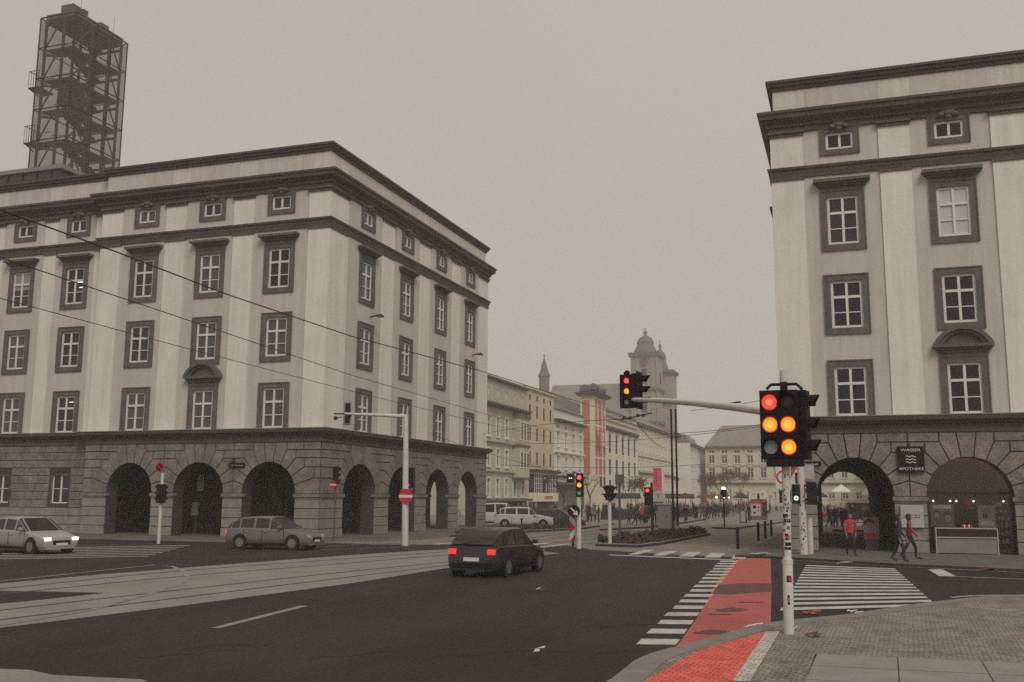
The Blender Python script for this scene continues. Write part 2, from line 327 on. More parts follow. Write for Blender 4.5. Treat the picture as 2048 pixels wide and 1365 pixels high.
# crossing stripes beside the red lane (ladder)
A0, A1, B0, B1 = (1273, 1290), (1352, 1291), (1441, 1122), (1476, 1122)
NS = 17
for i in range(NS):
    def lerp(p, q, t_): a, b = g(*p), g(*q); return a + (b - a) * t_
    t0 = i / (NS - .45); t1 = t0 + .5 / (NS - .45)
    jt = random.uniform(-.03, .03)
    q = [lerp(A0, B0, t0), lerp(A1, B1, t0), lerp(A1, B1, t1), lerp(A0, B0, t1)]; q[0] += Vector((jt, 0, 0)); q[3] += Vector((jt * .4, 0, 0))
    zb.poly([(p.x, p.y, .009) for p in q], 0)
# zebra right
for i in range(14):
    t0 = i / 13.5; t1 = t0 + .5 / 13.5
    A0, A1, B0, B1 = (1560, 1222), (1874, 1213), (1612, 1131), (1790, 1138)
    q = [lerp(A0, B0, t0), lerp(A1, B1, t0), lerp(A1, B1, t1), lerp(A0, B0, t1)]
    zb.poly([(p.x, p.y, .009) for p in q], 0)
# far crossing
for a in ((1255, 1110, 1275, 1110, 1312, 1101, 1288, 1101), (1305, 1112, 1330, 1112, 1358, 1103, 1330, 1103), (1357, 1114, 1386, 1114, 1404, 1105, 1376, 1105), (1408, 1116, 1440, 1116, 1452, 1107, 1422, 1107), (1462, 1118, 1490, 1119, 1494, 1110, 1470, 1110)):
    zb.poly([(*g(a[k], a[k + 1])[:2], .010) for k in (0, 2, 4, 6)], 0)
offset_line(P2([(1218, 1110.5), (1470, 1121)]), .45, .0075, zb)
for a in ((1010, 1096, 1100, 1087), (1050, 1099, 1140, 1089), (960, 1094, 1060, 1085), (912, 1091, 1010, 1083), (870, 1090, 960, 1082)): offset_line(P2([a[:2], a[2:]]), .42, .018, zb)
zb.poly([(*g(a, b)[:2], .010) for a, b in ((1856, 1140), (1884, 1139.5), (1912, 1153), (1878, 1153))], 0)
offset_line(P2([(1890, 1153), (2060, 1160)]), .12, .010, zb)
offset_line(spline(P2([(1902, 1196), (1960, 1192), (2060, 1191)])), .12, .010, zb)
zb.build('zebra_markings', kind='structure')
sheet('red_bike_lane', spline(P2([(1352, 1296), (1395, 1235), (1418, 1195), (1437, 1160), (1462, 1128), (1482, 1117)]), 4) + P2([(1541, 1118), (1543, 1180), (1541, 1252)]), 'redlane', .0065)
pt = MB('patch')
def stain(cx, cy, rx, ry, mb, z, m=0):
    c = g(cx, cy); ex = g(cx + rx, cy); ey = g(cx, cy - ry); a_, b_ = (ex - c), (ey - c); pts = []
    for k in range(22): th = k / 22 * 6.283; r = random.uniform(.65, 1.1); p = c + a_ * math.cos(th) * r + b_ * math.sin(th) * r; pts.append((p.x, p.y, z))
    mb.poly(pts, m)
pt.poly([(*g(a, b)[:2], .0115) for a, b in ((1437, 1171), (1480, 1168), (1542, 1168), (1542, 1184), (1500, 1187), (1460, 1190), (1424, 1188))], 0)
stain(1462, 1221, 34, 5, pt, .0115); stain(1500, 1206, 30, 1.2, pt, .0115); stain(1425, 1266, 38, 5, pt, .0115); stain(1440, 1230, 26, 1, pt, .0115)
pt.build('asphalt_patches', kind='structure')
mat('asphalt2', (.046, .037, .036), rough=.85, ns=.9, na=.25); mat('asphalt3', (.024, .019, .019), rough=.8, ns=.9, na=.25); mat('iron', (.05, .04, .038), rough=.6, ns=6)
rp_ = MB('asphalt2', 'asphalt3')
for k in range(10):
    a = (random.uniform(100, 1250), random.uniform(1180, 1330)); pts = [a]
    for j in range(7): pts.append((pts[-1][0] + random.uniform(10, 40), pts[-1][1] - random.uniform(-3, 7)))
    offset_line(P2(pts), .022, .0068, rp_, 1)
rp_.build('road_repairs', kind='structure')
# near pavement
KP = spline([(-5, -25), (-4.6, 0), (-4.1, 7), (-3.4, 10.6)] + P2([(1225, 1365), (1300, 1312), (1400, 1284), (1540, 1247), (1700, 1229), (1800, 1214), (1900, 1201), (2048, 1190)], .12) + [(7.5, 28.6), (18, 29.5), (50, 29)], 5)
slabsheet('near_pavement', KP + [(60, 27), (60, -25)], 'sett', .12, side='kerb')
kb = MB('kerb'); offset_line([(p[0] + .12, p[1] - .12) for p in KP], .42, .1245, kb); kb.build('near_kerb', kind='structure')
LW = P2([(1287, 1365), (1395, 1302), (1460, 1283), (1532, 1265)], .12); LX = LW[0]
sheet('red_paved_lane', [(LX[0] - .05, LX[1] - 1.2)] + LW + P2([(1465, 1365)], .12) + [(g(1465, 1365, .12).x - .1, g(1465, 1365, .12).y - 1.2)], 'redsett', .129)
sheet('white_paved_strip', P2([(1532, 1265), (1560, 1264), (1500, 1365), (1465, 1365)], .12), 'whitesett', .1325)
sl = MB('slab')
c0 = g(1635, 1310, .12); du = (g(1965, 1325, .12) - c0) / 2; dv = g(1635, 1365, .12) - c0; dv = dv / dv.length * 1.12 * -1
for i in range(5):
    for j in range(-1, 5):
        p = c0 + du * i - dv * (-j) if 0 else c0 + du * i + Vector((-.03, -1, 0)) * (j * 1.14)
        if j < 0: continue
        e = du * .985; f = Vector((-.03, -1, 0)) * 1.12
        sl.poly([(q.x, q.y, .135) for q in (p, p + e, p + e + f, p + f)], 0)
sl.build('paving_slabs', kind='structure')
sheet('slab_joints', [(c0.x - .03, c0.y + .03), (c0.x + du.x * 5, c0.y + du.y * 5 + .03), (c0.x + du.x * 5, -20), (c0.x - .6, -20)], 'slabjoint', .131)
# pavement under and before the right building
RP = P2([(1470, 1115), (1543, 1117.5), (1650, 1124), (1790, 1133), (1850, 1135.5), (2048, 1145)])
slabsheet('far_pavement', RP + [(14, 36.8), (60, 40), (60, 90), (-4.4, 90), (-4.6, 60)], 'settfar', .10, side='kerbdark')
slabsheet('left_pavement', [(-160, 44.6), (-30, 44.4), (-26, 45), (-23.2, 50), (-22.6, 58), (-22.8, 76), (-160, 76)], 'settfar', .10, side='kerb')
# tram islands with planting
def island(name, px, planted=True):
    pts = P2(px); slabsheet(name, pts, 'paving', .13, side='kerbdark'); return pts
i1 = island('planted_island', [(1190, 1093), (1275, 1096), (1320, 1091), (1420, 1071), (1400, 1067), (1340, 1069), (1200, 1083)])
i2 = island('tram_stop_island', [(1423, 1058), (1470, 1059.5), (1560, 1047), (1610, 1037), (1610, 1022), (1560, 1026), (1500, 1040), (1440, 1051)])
i3 = island('tram_stop_kerb', [(1200, 1062), (1320, 1055), (1412, 1040.5), (1400, 1038), (1320, 1048), (1200, 1055)])
i4 = island('side_island', [(900, 1075), (1050, 1066), (1160, 1060), (1230, 1050), (1180, 1049), (1050, 1056), (960, 1062)])
def leafmass(name, pts, n, h, mats, label, cat, sz=.16, r=None):
    rnd = random.Random(r or 3); b = MB(*mats); xs = [p[0] for p in pts]; ys = [p[1] for p in pts]; k = 0; tries = 0
    while k < n and tries < n * 30:
        tries += 1
        x, y = rnd.uniform(min(xs), max(xs)), rnd.uniform(min(ys), max(ys)); ins = False; j = len(pts) - 1
        for i in range(len(pts)):
            if (pts[i][1] > y) != (pts[j][1] > y) and x < (pts[j][0] - pts[i][0]) * (y - pts[i][1]) / (pts[j][1] - pts[i][1]) + pts[i][0]: ins = not ins
            j = i
        if not ins: continue
        k += 1; z = .13 + rnd.random() ** 1.5 * h * (.5 + .5 * math.sin(x * 2.1) * math.cos(y * 1.3)); c = Vector((x, y, z)); a = Vector((rnd.gauss(0, 1), rnd.gauss(0, 1), rnd.gauss(0, .6))).normalized(); bb = a.orthogonal().normalized(); s = sz * rnd.uniform(.5, 1.3)
        b.poly([c - a * s, c + bb * s * .5, c + a * s, c - bb * s * .5], rnd.randrange(len(mats)))
    return b.build(name, kind='stuff', label=label, cat=cat)
leafmass('ground_cover', P2([(1195, 1091), (1275, 1094), (1320, 1089), (1415, 1071), (1395, 1068), (1340, 1071), (1200, 1085)]), 2600, .45, ('leaf', 'leaf2', 'soil'), 'low brownish shrubs growing on the island round the control cabinet', 'shrubs')
leafmass('low_shrubs', P2([(905, 1074), (1050, 1065), (1150, 1060), (1150, 1056), (1050, 1058), (960, 1064)]), 1500, .35, ('leaf', 'leaf2', 'soil'), 'low scrubby planting on the strip in front of the parked cars', 'shrubs')
# ------------------------------------------------------------------ big corner buildings
ZB, ZS, ZM, ZT = 6.06, 17.95, 20.71, 22.42
HL = [2.95, 3.45, 3.95, 4.45, 4.9, 5.32]
SPR, RISE = 2.5, 1.72
def arch_wall(mb, rb_, fr, u0, u1, arches, top=5.32, depth=.9):
    """solid arcade wall with elliptic openings plus raised rusticated blocks"""
    N = 24
    edges = [u0]
    for c, a in arches: edges += [c - a, c + a]
    edges.append(u1)
    for k in range(0, len(edges), 2):
        mb.box(fr, edges[k], edges[k + 1], -depth, 0, 0, SPR, 'joint')
    cs = [c for c, a in arches]
    bounds = [u0] + [(arches[i][0] + arches[i][1] + arches[i + 1][0] - arches[i + 1][1]) / 2 for i in range(len(arches) - 1)] + [u1]
    for i, (c, a) in enumerate(arches):
        arc = [(c - a * math.cos(math.pi * k / N), SPR + RISE * math.sin(math.pi * k / N)) for k in range(N + 1)]
        for v in (0, -depth):
            mb.poly([fr(bounds[i], v, SPR), fr(c - a, v, SPR), fr(c - a, v, top), fr(bounds[i], v, top)], 'joint')
            mb.poly([fr(c + a, v, SPR), fr(bounds[i + 1], v, SPR), fr(bounds[i + 1], v, top), fr(c + a, v, top)], 'joint')
            for k in range(N): p, q = arc[k], arc[k + 1]; mb.poly([fr(p[0], v, p[1]), fr(q[0], v, q[1]), fr(q[0], v, top), fr(p[0], v, top)], 'joint')
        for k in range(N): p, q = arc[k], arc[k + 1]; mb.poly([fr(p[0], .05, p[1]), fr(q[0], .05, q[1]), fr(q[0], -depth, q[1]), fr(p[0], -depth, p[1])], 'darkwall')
        # voussoirs
        nv = 11; Ls = [3.35, 3.95, 4.45, 4.9, 5.32, 5.32]; lim = {}
        for k in range(nv):
            kk = min(k, nv - 1 - k); sgn = 1 if k <= (nv - 1) / 2 else -1
            t0, t1 = math.pi * kk / nv, math.pi * (kk + 1) / nv
            half = (bounds[i + 1] - c) if sgn > 0 else (c - bounds[i])
            p0, p1 = (a * math.cos(t0), RISE * math.sin(t0)), (a * math.cos(t1), RISE * math.sin(t1))
            pm = (a * math.cos((t0 + t1) / 2), RISE * math.sin((t0 + t1) / 2))
            f = 5; poly = [p0, (p0[0] * f, p0[1] * f), (pm[0] * f * 2, pm[1] * f * 2), (p1[0] * f, p1[1] * f), p1, pm]
            poly = [p0, (p0[0] * f, p0[1] * f), (p0[0] * f + .001, 9), (p1[0] * f, max(p1[1] * f, 9) if abs(p1[0]) < .3 else p1[1] * f), p1]
            poly = [p0, (p0[0] * f, p0[1] * f), (p1[0] * f, p1[1] * f), p1]
            Lk = Ls[kk] - SPR
            if kk == 5: poly = [p0, (p0[0] * f, p0[1] * f), (p1[0] * f, p1[1] * f), p1]
            poly = clip(poly, 0, 1, Lk)
            ulim = half
            if kk > 0 and p0[1] > 0 and kk < 5:
                ulim = min(half, p0[0] / p0[1] * (Ls[kk - 1] - SPR)); lim[(kk, sgn)] = ulim
            poly = clip(poly, 1, 0, ulim)
            if kk == 5: poly = clip(poly, -1, 0, ulim)
            if len(poly) < 3: continue
            r_ = inset([(c + sgn * x, SPR + y) for x, y in poly], .028)
            if r_: rb_.fprism(fr, r_, 0, .06, 'stone')
        for sgn in (1, -1):
            half = (bounds[i + 1] - c) if sgn > 0 else (c - bounds[i])
            for kk in range(1, 5):
                z0, z1 = Ls[kk - 1], Ls[kk]; ul = lim.get((kk, sgn), half)
                if ul > half - .12: continue
                wd = half - ul; parts = max(1, round(wd / 1.05)); off = .5 if kk % 2 and wd > 1.4 else 0
                cuts = [ul + wd * j / parts for j in range(parts + 1)]
                for j in range(parts):
                    a0, a1 = cuts[j], cuts[j + 1]; q = inset([(c + sgn * a0, z0), (c + sgn * a1, z0), (c + sgn * a1, z1), (c + sgn * a0, z1)], .028)
                    if q: rb_.fprism(fr, q, 0, .06, 'stone')
    for k in range(0, len(edges), 2):
        a, b = edges[k], edges[k + 1]
        rb_.box(fr, a - (.06 if k else 0), b + .06, -.2, .13, 2.32, 2.5, 'stone'); rb_.box(fr, a - .0, b + .0, .0, .08, 2.22, 2.32, 'stone')
        zz = [.1, .62, 1.16, 1.7, 2.22]
        for j in range(4): rb_.box(fr, a + .01, b - .01, 0, .05 + (.03 if j == 0 else 0), zz[j] + .02, zz[j + 1] - .02, 'stoneL')
WR = random.Random(31)
def window(root, fr, c, z0, z1, wd=1.38, kind='big', trim=.3, hood=None, blind=False, fu=None):
    """recessed casement with stone surround; glass is a child of the frame"""
    v = -.03; b = MB('frame'); ft = .115
    a0, a1 = c - wd / 2, c + wd / 2
    b.box(fr, a0, a0 + ft, v - .06, v, z0, z1); b.box(fr, a1 - ft, a1, v - .06, v, z0, z1)
    b.box(fr, a0 + ft, a1 - ft, v - .06, v, z0, z0 + ft); b.box(fr, a0 + ft, a1 - ft, v - .06, v, z1 - ft, z1)
    b.box(fr, c - .055, c + .055, v - .05, v + .015, z0 + ft, z1 - ft)
    if kind == 'big':
        zt = z1 - (z1 - z0) * .345
        b.box(fr, a0 + ft, c - .055, v - .05, v + .02, zt - .06, zt + .06); b.box(fr, c + .055, a1 - ft, v - .05, v + .02, zt - .06, zt + .06)
        zm = (z0 + zt) / 2
        for s0, s1 in ((a0 + ft, c - .055), (c + .055, a1 - ft)): b.box(fr, s0, s1, v - .045, v + .005, zm - .022, zm + .022)
    o = b.build('window', root)
    k_ = WR.random(); side = abs(fr.n[0]) > .5
    if k_ > .82 and kind == 'big' and not blind:
        zc = z1 - (z1 - z0) * WR.choice([.33, .5, .66]); MB('curtain').box(fr, a0 + ft, a1 - ft, v - .043, v - .035, zc, z1 - ft).build('blind', o)
    MB('glassblind' if blind else 'glassb' if side or k_ < .25 else 'glassc' if k_ < .5 else 'glass').poly([fr(a0 + .02, v - .045, z0 + .02), fr(a1 - .02, v - .045, z0 + .02), fr(a1 - .02, v - .045, z1 - .02), fr(a0 + .02, v - .045, z1 - .02)]).build('pane', o)
    s = MB('trim'); t0 = trim; bot = t0 if kind == 'small' or z0 > 7 else 0
    s.box(fr, a0 - t0, a0, -.02, .07, z0 - bot, z1 + t0); s.box(fr, a1, a1 + t0, -.02, .07, z0 - bot, z1 + t0)
    s.box(fr, a0, a1, -.02, .07, z1, z1 + t0)
    if bot: s.box(fr, a0, a1, -.02, .075, z0 - bot, z0)
    q = .06
    for e0, e1, f0, f1 in ((a0 - t0, a0 - t0 + q, z0 - bot, z1 + t0), (a1 + t0 - q, a1 + t0, z0 - bot, z1 + t0)): s.box(fr, e0, e1, .071, .10, f0, f1)
    s.box(fr, a0 - t0 + q, a1 + t0 - q, .071, .10, z1 + t0 - q, z1 + t0)
    if kind == 'big': s.box(fr, a0 - .02, a1 + .02, -.1, -.0 + .02, z0 - .05, z0 + .002)
    s.build('window_surround', root)
    if hood == 'flat':
        h = MB('trim'); e = a0 - t0
        W_ = wd / 2 + t0
        h.box(fr, c - W_, c + W_, 0, .1, z1 + t0 + .002, z1 + t0 + .16)
        for k, (x, dz0, dz1, dv) in enumerate(((.06, .16, .26, .2), (.16, .26, .36, .3), (.27, .36, .5, .42))): h.box(fr, c - W_ - x, c + W_ + x, 0, dv, z1 + t0 + dz0, z1 + t0 + dz1)
        h.build('window_hood', root)
    if hood == 'arch':
        h = MB('trim'); W_ = wd / 2 + t0; zz = z1 + t0
        h.box(fr, c - W_, c + W_, 0, .1, zz + .002, zz + .14)
        for x, dz0, dz1, dv in ((.05, .14, .26, .16), (.12, .26, .36, .24), (.24, .36, .5, .36)): h.box(fr, c - W_ - x, c + W_ + x, 0, dv, zz + dz0, zz + dz1)
        Wt = W_ + .24; zb_ = zz + .5; rise = .78; n = 20
        def arc(k, sc, up_=0): th = math.pi * (.12 + .76 * k / n); return (c - Wt * sc * math.cos(th) / math.cos(math.pi * .12), zb_ + (math.sin(th) - math.sin(math.pi * .12)) / (1 - math.sin(math.pi * .12)) * rise * sc + up_)
        for k in range(n):
            o0, o1 = arc(k, 1), arc(k + 1, 1); i0, i1 = arc(k, .82), arc(k + 1, .82); j0, j1 = arc(k, .66), arc(k + 1, .66)
            h.fprism(fr, [o0, o1, i1, i0], 0, .36); h.fprism(fr, [i0, i1, j1, j0], 0, .24)
        h.fprism(fr, [arc(k, .655) for k in range(n + 1)], 0, .08)
        h.build('pediment', root)
    if kind == 'small':
        h = MB('trim'); zz = z1 + t0
        for dx, dz, r in ((-.3, .0, .17), (.3, .0, .17), (0, .06, .2), (-.16, .14, .13), (.16, .14, .13), (0, -.12, .16)):
            p = fr(c + dx, .1, zz + dz); h.blob(p, r, 0, 2, .8)
        h.box(fr, c - .12, c + .12, .1, .16, z1 - .02, z1 + t0)
        h.build('scroll_ornament', root, smooth=True)
R4, R3, R2, R1 = (6.10, 8.36), (10.14, 12.35), (14.08, 16.38), (18.68, 19.50)
def upper(root, fr, u0, u1, bays, pils, hood3='arch', blinds=(), ret=0):
    ops = []
    for c in bays: ops += [(c - .69, c + .69, *R4), (c - .69, c + .69, *R3), (c - .69, c + .69, *R2), (c - .62, c + .62, *R1)]
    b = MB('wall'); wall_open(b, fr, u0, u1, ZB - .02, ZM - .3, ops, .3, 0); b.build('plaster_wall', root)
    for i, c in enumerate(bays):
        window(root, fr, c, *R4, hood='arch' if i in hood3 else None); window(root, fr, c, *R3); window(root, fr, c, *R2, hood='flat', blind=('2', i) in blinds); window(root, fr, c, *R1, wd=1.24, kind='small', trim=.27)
    for a, c in pils:
        p = MB('pil', 'cornice'); p.box(fr, a, c, 0, .07, ZB, 17.46, 0); p.box(fr, a, c, 0, .07, ZS - .02, 19.52, 0)
        p.box(fr, a - .04, c + .04, .0, .15, 19.52, 19.66, 1); p.box(fr, a - .09, c + .09, 0, .22, 19.66, 19.78, 1)
        p.box(fr, a - .03, c + .03, .0, .13, 17.34, 17.45, 1)
        p.build('pilaster', root)
def cornices(root, path, zt=True):
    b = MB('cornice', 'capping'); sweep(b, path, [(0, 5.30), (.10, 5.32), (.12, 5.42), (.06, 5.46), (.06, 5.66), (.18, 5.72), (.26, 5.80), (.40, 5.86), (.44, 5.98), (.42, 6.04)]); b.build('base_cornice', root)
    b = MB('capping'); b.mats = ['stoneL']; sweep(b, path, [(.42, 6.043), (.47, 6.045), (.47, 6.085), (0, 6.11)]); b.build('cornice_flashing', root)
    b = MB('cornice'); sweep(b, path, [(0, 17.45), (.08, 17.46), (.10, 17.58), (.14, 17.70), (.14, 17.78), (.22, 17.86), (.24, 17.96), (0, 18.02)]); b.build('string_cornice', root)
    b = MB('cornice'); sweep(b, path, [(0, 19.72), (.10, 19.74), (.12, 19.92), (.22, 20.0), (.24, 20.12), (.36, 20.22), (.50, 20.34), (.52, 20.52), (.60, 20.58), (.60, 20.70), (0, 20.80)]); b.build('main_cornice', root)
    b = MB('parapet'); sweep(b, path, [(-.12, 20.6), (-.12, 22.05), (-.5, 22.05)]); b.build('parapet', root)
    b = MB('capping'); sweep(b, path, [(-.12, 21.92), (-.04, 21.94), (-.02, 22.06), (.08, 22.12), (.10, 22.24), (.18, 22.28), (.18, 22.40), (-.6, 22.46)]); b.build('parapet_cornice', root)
def panels(root, fr, spans):
    b = MB('wall')
    for a, c in spans: b.box(fr, a, c, -.118, -.105, 20.85, 21.80, 0)
    b.build('parapet_panel', root)
# ---- left building
XL, YL, DL = -27.3, 47.86, 25.75
LBD = thing('corner_building', (XL, YL, 0), 'long arcaded building with lit front and lift tower behind it, left of the street', 'building')
FL = FR(0, YL, 1, 0, 0, -1); FLR = FR(0, YL + .5, 1, 0, 0, -1); FS = FR(XL, 0, 0, 1, 1, 0)
XP = -43.15
pathL = [(-75, YL + .5), (XP, YL + .5), (XP, YL), (XL, YL), (XL, YL + DL), (-75, YL + DL)]
upper(LBD, FL, XP, XL, [-30.43, -35.10, -39.78], [(-28.6, XL + .06), (-33.6, -32.25), (-38.35, -36.95), (-43.1, -41.6)], hood3=(1,))
upper(LBD, FLR, -75, XP, [-45.38, -49.62, -53.9], [(-47.95, -46.5 - .5), (-52.3, -51.3), (-43.95, -43.17)], hood3=())
upper(LBD, FS, YL, YL + DL, [52.55, 58.28, 64.02, 69.77], [(YL, 50.0), (54.6, 56.2), (60.35, 61.95), (66.1, 67.6), (71.6, YL + DL)], hood3=())
b = MB('lampwhite'); b.box(FLR, -45.25, -44.85, -.071, -.068, 15.45, 15.50); b.box(FLR, -45.1, -44.8, -.071, -.068, 15.12, 15.16); b.box(FLR, -45.2, -44.9, -.071, -.068, 7.95, 7.98); b.build('lamp_gleam_strips_on_panes', LBD)  # glowing strips on the pane fronts stand in for lamp gleams in the windows
cornices(LBD, pathL)
panels(LBD, FL, [(-32.2, -28.75), (-36.9, -33.45), (-41.55, -38.2)]); panels(LBD, FLR, [(-47, -44.4), (-51.3, -48)]); panels(LBD, FS, [(50.2, 54.4), (56.2, 60.1), (61.95, 65.9), (67.7, 71.4)])
arF = [(-39.85, 1.6), (-35.1, 1.66), (-30.5, 1.68)]; arS = [(52.35, 2.0), (58.2, 2.0), (63.95, 2.0), (69.7, 1.9)]
b, r = MB('joint'), MB('stone'); arch_wall(b, r, FL, XP, XL, arF); b.build('arcade_wall', LBD); r.build('rusticated_blocks', LBD)
b, r = MB('joint'), MB('stone'); arch_wall(b, r, FS, YL, YL + DL, arS); b.build('arcade_wall', LBD); r.build('rusticated_blocks', LBD)
b = MB('joint'); ops = [(-46.05, -44.75, 1.85, 3.6), (-50.6, -49.3, 1.85, 3.6)]; wall_open(b, FLR, -75, XP, 0, 5.32, ops, .3, 0, 'stone'); b.build('ground_floor_wall', LBD)
b = MB('stone'); zz = [.1, .62, 1.12, 1.60, 2.08, 2.56, 3.04, 3.52, 3.98, 4.44, 4.9, 5.32]; rn = random.Random(5)
for j in range(len(zz) - 1):
    x = -62 - rn.random()
    while x < XP - .1:
        x1 = min(x + rn.uniform(1.0, 1.5), XP); z0, z1 = zz[j], zz[j + 1]
        segs = [(x, x1)]
        for o_ in ops:
            if z1 > o_[2] - .15 and z0 < o_[3] + .15:
                ns_ = []
                for s0, s1 in segs:
                    if s1 <= o_[0] - .15 or s0 >= o_[1] + .15: ns_.append((s0, s1)); continue
                    if s0 < o_[0] - .15: ns_.append((s0, o_[0] - .15))
                    if s1 > o_[1] + .15: ns_.append((o_[1] + .15, s1))
                segs = ns_
        for s0, s1 in segs:
            if s1 - s0 > .1: b.box(FLR, s0 + .015, s1 - .015, 0, .05, z0 + .02, z1 - .02, 'stone' if j > 2 else 'stoneL')
        x = x1
b.build('rusticated_blocks', LBD)
for o_ in ops:
    b = MB('frame'); a0, a1, z0, z1 = o_; v = -.15
    for q in ((a0, a0 + .07, z0, z1), (a1 - .07, a1, z0, z1), (a0 + .07, a1 - .07, z0, z0 + .07), (a0 + .07, a1 - .07, z1 - .07, z1)): b.box(FLR, q[0], q[1], v - .05, v, q[2], q[3])
    c = (a0 + a1) / 2; b.box(FLR, c - .05, c + .05, v - .04, v + .02, z0 + .07, z1 - .07); b.box(FLR, a0 + .07, c - .05, v - .04, v + .005, 2.7, 2.74); b.box(FLR, c + .05, a1 - .07, v - .04, v + .005, 2.7, 2.74)
    o = b.build('window', LBD); MB('glass').poly([FLR(a0, v - .04, z0), FLR(a1, v - .04, z0), FLR(a1, v - .04, z1), FLR(a0, v - .04, z1)]).build('pane', o)
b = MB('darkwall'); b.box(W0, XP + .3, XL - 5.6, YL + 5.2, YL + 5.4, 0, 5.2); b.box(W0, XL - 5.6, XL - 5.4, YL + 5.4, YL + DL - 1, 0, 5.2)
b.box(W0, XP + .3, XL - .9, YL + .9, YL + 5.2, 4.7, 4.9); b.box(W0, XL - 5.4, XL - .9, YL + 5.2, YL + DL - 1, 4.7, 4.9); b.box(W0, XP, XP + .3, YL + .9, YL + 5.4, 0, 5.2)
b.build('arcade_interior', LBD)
b = MB('joint'); FB = FR(0, YL + DL, 1, 0, 0, 1); r = MB('stone')
arch_wall(b, r, FR(0, YL + DL, -1, 0, 0, 1), 27.3, 33, [(30.3, 1.7)]); b.build('arcade_wall', LBD); r.build('rusticated_blocks', LBD)
b = MB('wall'); b.box(W0, -75, -33, YL + DL - .3, YL + DL, 0, 20.6); b.box(W0, -33, XL - .02, YL + DL - .3, YL + DL, 5.32, 20.6); b.build('rear_wall', LBD)
b = MB('metalroof'); b.box(W0, -75, XL - .6, YL + .9, YL + DL - .4, 21.5, 21.9); b.build('roof', LBD)
b = MB('steel'); p = Vector(FS(53.2, .02, 13.15)); b.tube([p, p + Vector((.5, .1, .1))], .05); b.lathe(p + Vector((.6, .1, -.02)), [(.02, .22), (.2, .1), (.24, 0)], 10); b.build('wall_lamp', LBD)
p = Vector(FS(70.4, .02, 13.15)); b = MB('steel'); b.tube([p, p + Vector((.5, .1, .1))], .05); b.lathe(p + Vector((.6, .1, -.02)), [(.02, .22), (.2, .1), (.24, 0)], 10); b.build('wall_lamp', LBD)
# ---- glass lift tower and penthouse
TX, TY = -60.2, 62.0
PH = thing('penthouse', (TX - 8, TY + 3, 21.9), 'flat white roofed penthouse with dark glazing behind the parapet at the left edge', 'penthouse')
b = MB('glass', 'steel'); b.box(W0, TX - 26, TX + .3, TY - .8, TY + 7.5, 21.9, 28.5, 0)
for k in range(18): b.box(W0, TX - 26 + k * 1.5, TX - 25.92 + k * 1.5, TY - .9, TY - .8, 21.9, 28.5, 1)
b.build('glazed_wall', PH); MB('grey').box(W0, TX - 26.5, TX + .7, TY - 1.0, TY + 8.2, 28.5, 28.85).build('roof_slab', PH)
TW = thing('lift_tower', (TX, TY, 28.85), 'tall glass and steel lift tower with stairs inside rising above the left building', 'tower')
x0, x1, y0, y1, tz0, tz1 = TX - 3.75, TX, TY, TY + 6.3, 28.86, 42.6
b = MB('steel'); n = 5; hs = [tz0 + (tz1 - tz0) * k / n for k in range(n + 1)]
ys_ = [y0, y0 + 2.6, y0 + 4.3, y1]
for x, y in ((x0, y0), (x1, y0), (x1, y1), (x0, y1), (x1, y0 + 2.6), (x1, y0 + 4.3)): b.tube([(x, y, tz0), (x, y, tz1)], .06, 6)
for z in hs:
    b.tube([(x0, y0, z), (x1, y0, z), (x1, y1, z), (x0, y1, z), (x0, y0, z)], .05, 6)
b.build('outer_frame', TW)
b = MB('towersteel'); ix0, ix1, iy0, iy1 = x0 + .35, x1 - .35, y0 + .35, y1 - .35
for x, y in ((ix0, iy0), (ix1, iy0), (ix1, iy1), (ix0, iy1), (ix0 + 1.9, iy0 + 2.0), (ix1, iy0 + 2.0), (ix1, iy0 + 4.1), (ix0 + 1.9, iy0)): b.box(W0, x - .09, x + .09, y - .09, y + .09, tz0, tz1 - .2)
for k in range(n):
    z0, z1 = hs[k], hs[k + 1]
    b.tube([(ix0, iy0, z0), (ix1 - 1.7, iy0, z1 - .5)], .07, 6); b.tube([(ix0, iy0, z1 - .5), (ix0 + 1.9, iy0, z1 - .9)], .1, 6)
    b.tube([(ix1, iy0 + 2, z0), (ix1, iy0 + .1, z1 - .4)], .07, 6); b.tube([(ix1, iy0 + .1, z0 + .1), (ix1, iy0 + 2, z1 - .4)], .07, 6)
    b.tube([(ix1, iy0 + 4.1, z1 - .2), (ix1, iy1, z0)], .07, 6); b.tube([(ix0, iy0 + 4.1, z0), (ix0, iy1, z1 - .2)], .07, 6); b.box(W0, ix0, ix1, iy1 - .1, iy1, z1 - .9, z1 - .7)
    b.box(W0, ix0, ix1, iy0, iy1, z1 - .42, z1 - .25) if k == n - 1 else b.box(W0, ix0 + 1.9, ix1, iy0, iy1, z1 - .35, z1 - .2)
for k in range(1, n): b.box(W0, ix0 + .1, ix1 - .1, iy0 + .1, iy0 + 1.1, hs[k] - .12, hs[k]); b.box(W0, ix0 + .1, ix1 - .1, iy1 - 1.0, iy1 - .1, hs[k] - .12, hs[k])
b.build('inner_frame', TW)
b = MB('towersteel')
